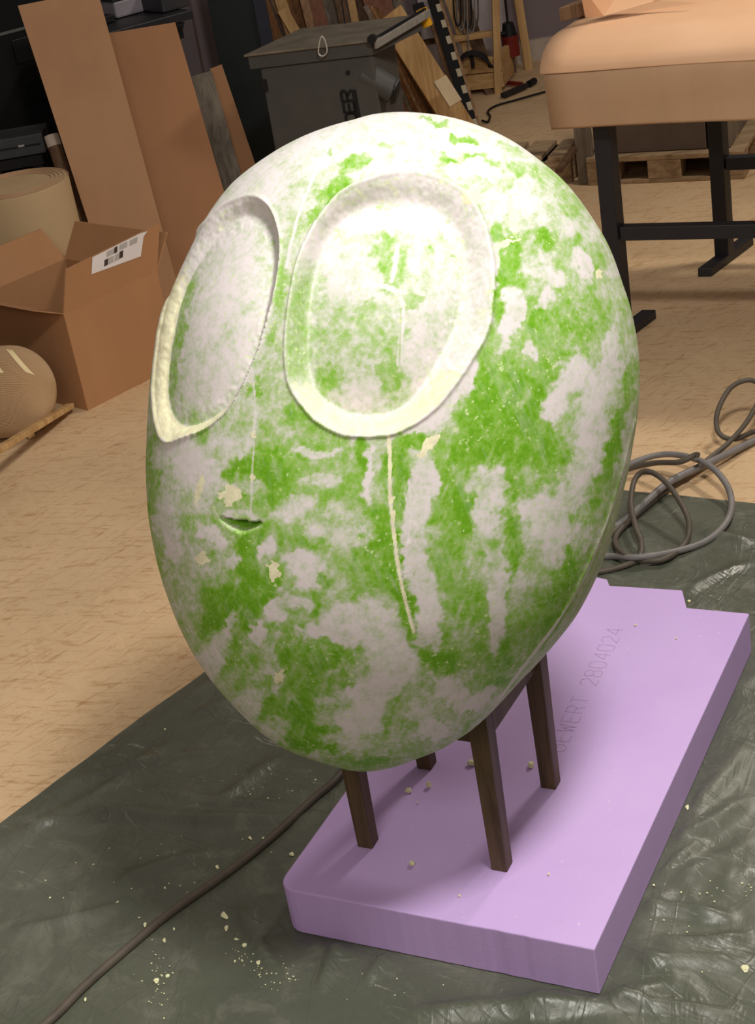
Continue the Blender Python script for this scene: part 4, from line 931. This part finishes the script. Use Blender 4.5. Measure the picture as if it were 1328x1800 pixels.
# black desk/shelf unit
S0, S1 = P(188, 58, .95), P(338, 17, .95); dx_ = unit(S1 - S0); dy_ = np.cross(UP, dx_)
dk = thing('shelf_unit', 'black shelf unit with open dark bays behind the leaning cardboard', 'shelf unit', S0 + V(-.3, .2, -.95))
g = G(); g.box(S0 - dx_ * .05 - V(0, 0, .035), dx_ * (.05 + np.linalg.norm(S1 - S0)), dy_ * .3, V(0, 0, .035)); g.build('shelf', M_BLACKM, dk, bevel=.003)
g = G(); g.box(S0 - dx_ * .05 - V(0, 0, .10), dx_ * (.05 + np.linalg.norm(S1 - S0) - .06), dy_ * .02, V(0, 0, .055)); g.build('apron', M_BLACK, dk, bevel=.003)
for s_ in (-.04, .28):
    g = G(); g.box(S0 + dx_ * s_ - V(0, 0, .95), dx_ * .04, dy_ * .27, V(0, 0, .915)); g.build('side_panel', M_BLACK, dk)
g = G(); g.prism([S0 + dx_ * .30 - V(0, 0, .04), S0 + dx_ * .36 - V(0, 0, .04), S0 + dx_ * .32 - V(0, 0, .11)], dy_ * .03); g.build('bracket', M_BLACK, dk)
g = G(); g.box(S0 - dx_ * .05 + dy_ * .28 - V(0, 0, .95), dx_ * .34, dy_ * .02, V(0, 0, .93)); g.build('back_panel', M_BLACK, dk)
# things on the shelf
tb = thing('plastic_tub', 'greyish translucent tub with a dark lid standing on the black shelf unit', 'tub', P(245, 28, .95))
t0 = P(212, 34, .952); g = G(); g.box(t0 + dy_ * .03, dx_ * .22, dy_ * .2, V(0, 0, .07)); g.build('tub', plain('cloudy_plastic', (150, 142, 150), .35, .1), tb, bevel=.01)
g = G(); g.box(t0 + dy_ * .02 - dx_ * .01 + V(0, 0, .07), dx_ * .24, dy_ * .22, V(0, 0, .012)); g.build('lid', M_DARK, tb, bevel=.004)
g = G(); t1 = P(292, 24, .952); g.box(t1 + dy_ * .02, dx_ * .13, dy_ * .22, V(0, 0, .09)); tag(g.build('dark_case', plain('dark_case', (52, 52, 54), .45), bevel=.008), 'dark grey case right of the cloudy tub on the black shelf unit', 'case')
g = G(); t2 = P(180, 45, .952); g.box(t2 + dy_ * .01 - dx_ * .02, dx_ * .09, dy_ * .2, V(0, 0, .03)); tag(g.build('black_tray', M_BLACK, bevel=.004), 'flat black tray left of the cloudy tub on the black shelf unit', 'tray')
# black cabinet at far left with grey ledge
kb = thing('black_cabinet', 'tall black cabinet with a thin worn grey ledge at the upper left', 'cabinet', Q(0, 200, 7.35) * V(1, 1, 0))
c00 = P(-30, 66, .98); c01 = P(60, 42, .98); kd = unit(c01 - c00); kn = np.cross(UP, kd); Lc = .74
g = G(); g.box(c00 - V(0, 0, .012) - kd * .3 - kn * .006, kd * Lc, kn * .02, V(0, 0, .012)); g.build('ledge', plain('worn_dark_edge', (92, 94, 88), .5), kb, bevel=.002)
g = G(); g.box(c00 - V(0, 0, .98) - kd * .3, kd * Lc, kn * .35, V(0, 0, 1.85)); g.build('body', plain('dull_black', (9, 9, 10), .8), kb)
for i in range(2):
    g = G(); g.box(c00 - V(0, 0, .14 + i * .17) + kd * .12 - kn * .006, kd * .28, kn * .006, V(0, 0, .10)); g.build('drawer_front', plain('black_satin', (17, 19, 18), .45), kb, bevel=.003)
g = G(); q0, q1 = Q(-40, 246, 6.62), Q(73, 234, 6.62)
g.box(V(q0[0], 6.62, q1[2] - .08), V(q1[0] - q0[0], 0, 0), V(0, .2, 0), V(0, 0, .08)); db = g.build('dark_toolbox', plain('dark_grey_box', (66, 68, 70), .45), bevel=.004); 
tag(db, 'dark grey flat box with a bright latch, on a black trestle above the paper roll', 'box')
g = G(); q = Q(38, 258, 6.615); g.box(q - V(.012, .004, 0), V(.024, 0, 0), V(0, .004, 0), V(0, 0, .008)); l_ = g.build('latch', M_CHROME, db)
g = G(); q = Q(20, 260, 6.615); g.box(q - V(.1, .003, .004), V(.22, 0, 0), V(0, .003, 0), V(0, 0, .005)); g.build('seam', M_BLACK, db)
tr_z = float(q1[2]) - .086
tr = thing('black_trestle', 'black trestle carrying the dark grey flat box behind the paper roll', 'trestle', (float(q0[0]) + .15, 6.7, 0))
g = G(); g.box(V(q0[0], 6.63, tr_z - .04), V(q1[0] - q0[0] - .02, 0, 0), V(0, .18, 0), V(0, 0, .04)); g.build('beam', M_BLACK, tr)
for xx in (q0[0] + .02, q1[0] - .07):
    g = G(); g.box(V(xx, 6.64, 0), V(.04, 0, 0), V(0, .16, 0), V(0, 0, tr_z - .04)); g.build('leg', M_BLACK, tr)

# ------------------------------------------------------------------ cardboard sheets
def slabpx(name, pts, thick, mat, label, cat, parent=None):
    """pts: world corners of the face; thickness goes away from the viewer"""
    n = np.cross(pts[1] - pts[0], pts[2] - pts[0]); n = unit(n); n = n if n[1] > 0 else -n
    g = G(); g.prism(pts, n * thick); o = g.build(name, mat, parent, bevel=.001)
    return tag(o, label, cat) if label else o
# tall front sheet: foot on floor behind the box, top leaning back
YB, YT = 5.62, 6.25
def lean(x, y, zf=None):   # plane through floor line Y=YB, rising to Y=YT at z=1.2
    # plane: Y = yb + (yt-yb)*z/1.2
    d = CF + CR * (x - 664) / F_PX - CU * (y - 900) / F_PX; s_ = (lean.yt - lean.yb) / 1.2
    t = (lean.yb + s_ * CAM_H) / (d[1] - s_ * d[2]); return CAM + d * t
lean.yb, lean.yt = 6.05, 6.5
def floorhit(p, q):  # extend the line p->q down to the floor
    d = q - p; return p + d * (p[2] / -d[2])
tl, tr2 = lean(31, 10), lean(171, -18); bl_, br_ = lean(171, 440), lean(290, 420)
slabpx('cardboard_sheet', [tl, tr2, floorhit(tr2, br_), floorhit(tl, bl_)], .006, M_CARD, 'tall plain cardboard sheet leaning at the left, its top cut by the photo edge', 'cardboard sheet')
lean.yb, lean.yt = 6.2, 6.62
tl, tr2 = lean(120, 70), lean(308, 39); bl_, br_ = lean(235, 420), lean(392, 330)
slabpx('cardboard_sheet', [tl, tr2, floorhit(tr2, br_), floorhit(tl, bl_)], .006, M_CARD2, 'lower cardboard sheet leaning behind the tall one, square top edge visible', 'cardboard sheet')
lean.yb, lean.yt = 6.7, 7.0
tl, tr2 = lean(369, 121), lean(390, 113); bl_, br_ = lean(410, 280), lean(447, 282)
slabpx('cardboard_sheet', [tl, tr2, floorhit(tr2, br_), floorhit(tl, bl_)], .006, M_CARD2, 'narrow tapering cardboard strip leaning beside the steel column', 'cardboard sheet')
lean.yb, lean.yt = 6.65, 6.95
tl, tr2 = lean(330, 136), lean(372, 124); bl_, br_ = lean(385, 320), lean(425, 310)
slabpx('weathered_board', [tl, tr2, floorhit(tr2, br_), floorhit(tl, bl_)], .012, M_GREYW, 'grimy grey-brown board leaning between the cardboard sheets and the steel column', 'board')

# cardboard tube and standing roll
tp_ = Q(90, 238, 6.45); tb_ = V(tp_[0] + .10, 6.2, 0.0)
g_ = thing('cardboard_tube', 'dark cardboard tube with a pale taped rim leaning behind the tall cardboard', 'tube', tb_)
dT = unit(tp_ - tb_)
g = G(); g.cyl(tb_, tp_ - dT * .045, .028, .028, 20); g.build('tube', M_BROWNW, g_, True)
g = G(); g.cyl(tp_ - dT * .045, tp_, .0288, .0288, 20); g.build('tape_band', M_PLINTH, g_, True)
g = G(); g.cyl(tp_ + dT * .0004, tp_ + dT * .001, .022, .022, 20); g.build('opening', M_BLACK, g_)
rl = thing('paper_roll', 'large beige paper roll standing upright behind the open cardboard box', 'paper roll', V(float(Q(45, 480, 6.0)[0]), 6.0, 0))
rb = V(float(Q(42, 400, 6.05)[0]), 6.05, 0); rz = float(Q(60, 287, 6.05 + .3)[2]); rr = .5 * (Q(140, 400, 6.05)[0] - Q(-60, 400, 6.05)[0])
RX = V(rb[0], 6.05, 0)
g = G(); n_ = 64; vs = []
for z_ in (0, .01, rz - .01, rz):
    for t in np.linspace(0, 2 * math.pi, n_, endpoint=False):
        r_ = rr * (1 - (.01 if z_ in (0, rz) else 0)) * (1 + .006 * math.sin(3 * t)); vs.append(RX + V(r_ * math.cos(t), r_ * math.sin(t), z_))
fs = [(a * n_ + i, a * n_ + (i + 1) % n_, (a + 1) * n_ + (i + 1) % n_, (a + 1) * n_ + i) for a in range(3) for i in range(n_)] + [tuple(range(n_))[::-1], tuple(range(3 * n_, 4 * n_))]
g.add(vs, fs); g.build('roll', M_ROLL, rl, True)
sp_ = [RX + V(math.cos(t) * rr * (1 - .012 * t), math.sin(t) * rr * (1 - .012 * t), rz + .002) for t in np.linspace(0, 30, 220)]
g = G(); g.tube(sp_, .002, 5, False, False); g.build('winding_edge', M_KRAFT_SHADE_WINDING, rl)

# ------------------------------------------------------------------ open cardboard box
B0 = P(155, 722, 0); B1 = P(313, 641, 0); bx_ = unit(B1 - B0); by_ = np.cross(UP, bx_); BW = float(np.linalg.norm(B1 - B0)); BD = .50; BHh = .345; t_ = .006
tilt = V(-.06, 0, 0)
bxo = thing('cardboard_box', 'open brown cardboard box with raised flap and a white printed label', 'cardboard box', B0 + bx_ * BW / 2 + by_ * BD / 2)
g = G(); g.box(B0, bx_ * BW, by_ * t_, V(0, 0, BHh)); g.build('front_wall', M_BOX, bxo)
g = G(); g.box(B0 + by_ * (BD - t_), bx_ * BW, by_ * t_, V(0, 0, BHh)); g.build('rear_wall', M_BOX, bxo)
g = G(); g.box(B0 + by_ * t_, bx_ * t_, by_ * (BD - 2 * t_), V(0, 0, BHh)); g.build('side_wall', M_BOX, bxo)
g = G(); g.box(B0 + bx_ * (BW - t_) + by_ * t_, bx_ * t_, by_ * (BD - 2 * t_), V(0, 0, BHh)); g.build('side_wall', M_BOX, bxo)
g = G(); g.box(B0 + bx_ * t_ + by_ * t_, bx_ * (BW - 2 * t_), by_ * (BD - 2 * t_), V(0, 0, t_)); g.build('bottom', M_BOX, bxo)
q0, q1 = B0 + V(0, 0, BHh), B0 + bx_ * BW + V(0, 0, BHh)
q3 = P(116, 474, .485); c2 = CF + CR * (281 - 664) / F_PX - CU * (393 - 900) / F_PX
q3 = q0 + (q3 - q0); nf = unit(np.cross(q1 - q0, q3 - q0)); nf = nf if nf[1] > 0 else -nf
q2 = CAM + c2 * (np.dot(q0 - CAM, nf) / np.dot(c2, nf))
g = G(); g.prism([q0, q1, q2, q3], nf * t_); g.build('flap', M_BOX, bxo)
def fl(u_, v_): return (q0 * (1 - u_) + q1 * u_) * (1 - v_) + (q3 * (1 - u_) + q2 * u_) * v_ - nf * .001
lab = G(); lab.prism([fl(.27, .62), fl(.80, .50), fl(.82, .90), fl(.86, .97), fl(.78, 1.0), fl(.27, .99)], -nf * .0008); lb = lab.build('label', M_PAPER, bxo); lb['label'] = 'white printed label'
GP = plain('pale_grey_print', (178, 174, 172), .8)
for (u0, u1, v0, v1, mt) in ((.40, .44, .66, .80, M_INK), (.445, .50, .66, .80, GP), (.51, .56, .66, .80, GP), (.56, .60, .67, .82, M_INK), (.42, .50, .84, .96, GP), (.50, .535, .84, .97, M_INK), (.555, .64, .85, .97, GP), (.665, .75, .84, .96, GP)):
    g = G(); g.prism([fl(u0, v0) - nf * .001, fl(u1, v0) - nf * .001, fl(u1, v1) - nf * .001, fl(u0, v1) - nf * .001], -nf * .0004); g.build('printed_picture', mt, lb)
# other flaps
l1 = unit(-bx_ * .9 + V(0, 0, .42)); g = G(); g.box(B0 + V(0, 0, BHh), by_ * BD, bx_ * t_, l1 * .12)
g.build('flap', M_BOX, bxo)
g = G(); g.box(B0 + by_ * (BD - t_) + V(0, 0, BHh), bx_ * BW, by_ * t_, unit(by_ * .6 + UP * .55) * .15); g.build('flap', M_BOX, bxo)
g = G(); r0_ = B0 + bx_ * BW + V(0, 0, BHh); g.box(r0_ - bx_ * t_, by_ * BD, bx_ * t_, unit(bx_ * .55 + V(0, 0, .75)) * .14); g.build('flap', M_BOX, bxo)

# corrugated roll lying on the floor with tape
k = NT('corrugated_paper', .8, .15)
M_CORR = cardboard('corrugated_board', (186, 156, 120))
rrad = .150; ce = P(20, 688, rrad); cdir = unit(V(-1, .22, 0)); u1 = UP; u2 = V(-cdir[1], cdir[0], 0); u2 = u2 if u2[1] > 0 else -u2
ro = thing('corrugated_roll', 'roll of corrugated cardboard with yellowed tape strips lying at the left edge', 'cardboard roll', ce * V(1, 1, 0) + cdir * .35)
nR = 150; N4 = nR * 4; vs = []; fs = []
prof = [(.75, 1.0), (.5, 1.0), (.25, 1.0), (.0, 1.0)] + [(-.145 * math.sin(a), max(math.cos(a), .12)) for a in np.linspace(.12, 1.45, 14)]
for (s_, q_) in prof:
    for i in range(N4):
        t = 2 * math.pi * i / N4; rd_ = rrad * q_ - (.0035 if i % 4 in (0, 1) else 0) * q_
        vs.append(ce + cdir * s_ + (u1 * math.cos(t) + u2 * math.sin(t)) * rd_)
for a in range(len(prof) - 1):
    fs += [(a * N4 + i, a * N4 + (i + 1) % N4, (a + 1) * N4 + (i + 1) % N4, (a + 1) * N4 + i) for i in range(N4)]
fs += [tuple(range(N4))[::-1], tuple(range((len(prof) - 1) * N4, len(prof) * N4))]
g = G(); g.add(vs, fs); g.build('roll', M_CORR, ro)
for kk, (s0_, a0_, a1_) in enumerate(((-.045, -3, -38), (.035, -6, -44), (.115, -26, -60))):
    tv = []
    for i in range(15):
        f_ = i / 14; t = R_(a0_ + (a1_ - a0_) * f_); sx = s0_ - .075 * f_
        for off in (0, .022):
            s_ = sx + off; q_ = 1.0 if s_ >= 0 else math.cos(math.asin(min(1, -s_ / .145)))
            tv.append(ce + cdir * s_ + (u1 * math.cos(t) + u2 * math.sin(t)) * (rrad * q_ + .0014))
    g = G(); g.add(tv, [(2 * i, 2 * i + 1, 2 * i + 3, 2 * i + 2) for i in range(14)]); o = g.build('tape_strip', M_TAPE, ro); m_ = o.modifiers.new('t', 'SOLIDIFY'); m_.thickness = .0008
s0, s1 = P(-70, 832, .19), P(124, 713, .03)
g = G(); g.bar(s0, s1, .026, .018); tag(g.build('wooden_lath', M_PINE, bevel=.002), 'thin pale wooden slat propped on the floor in front of the corrugated roll', 'slat')
g = G(); g.cyl(P(48, 768, .011), P(60, 764, .011), .011, .011, 14); tag(g.build('wood_plug', M_PINE, smooth=True), 'tiny round wood offcut under the pale slat on the floor', 'offcut')
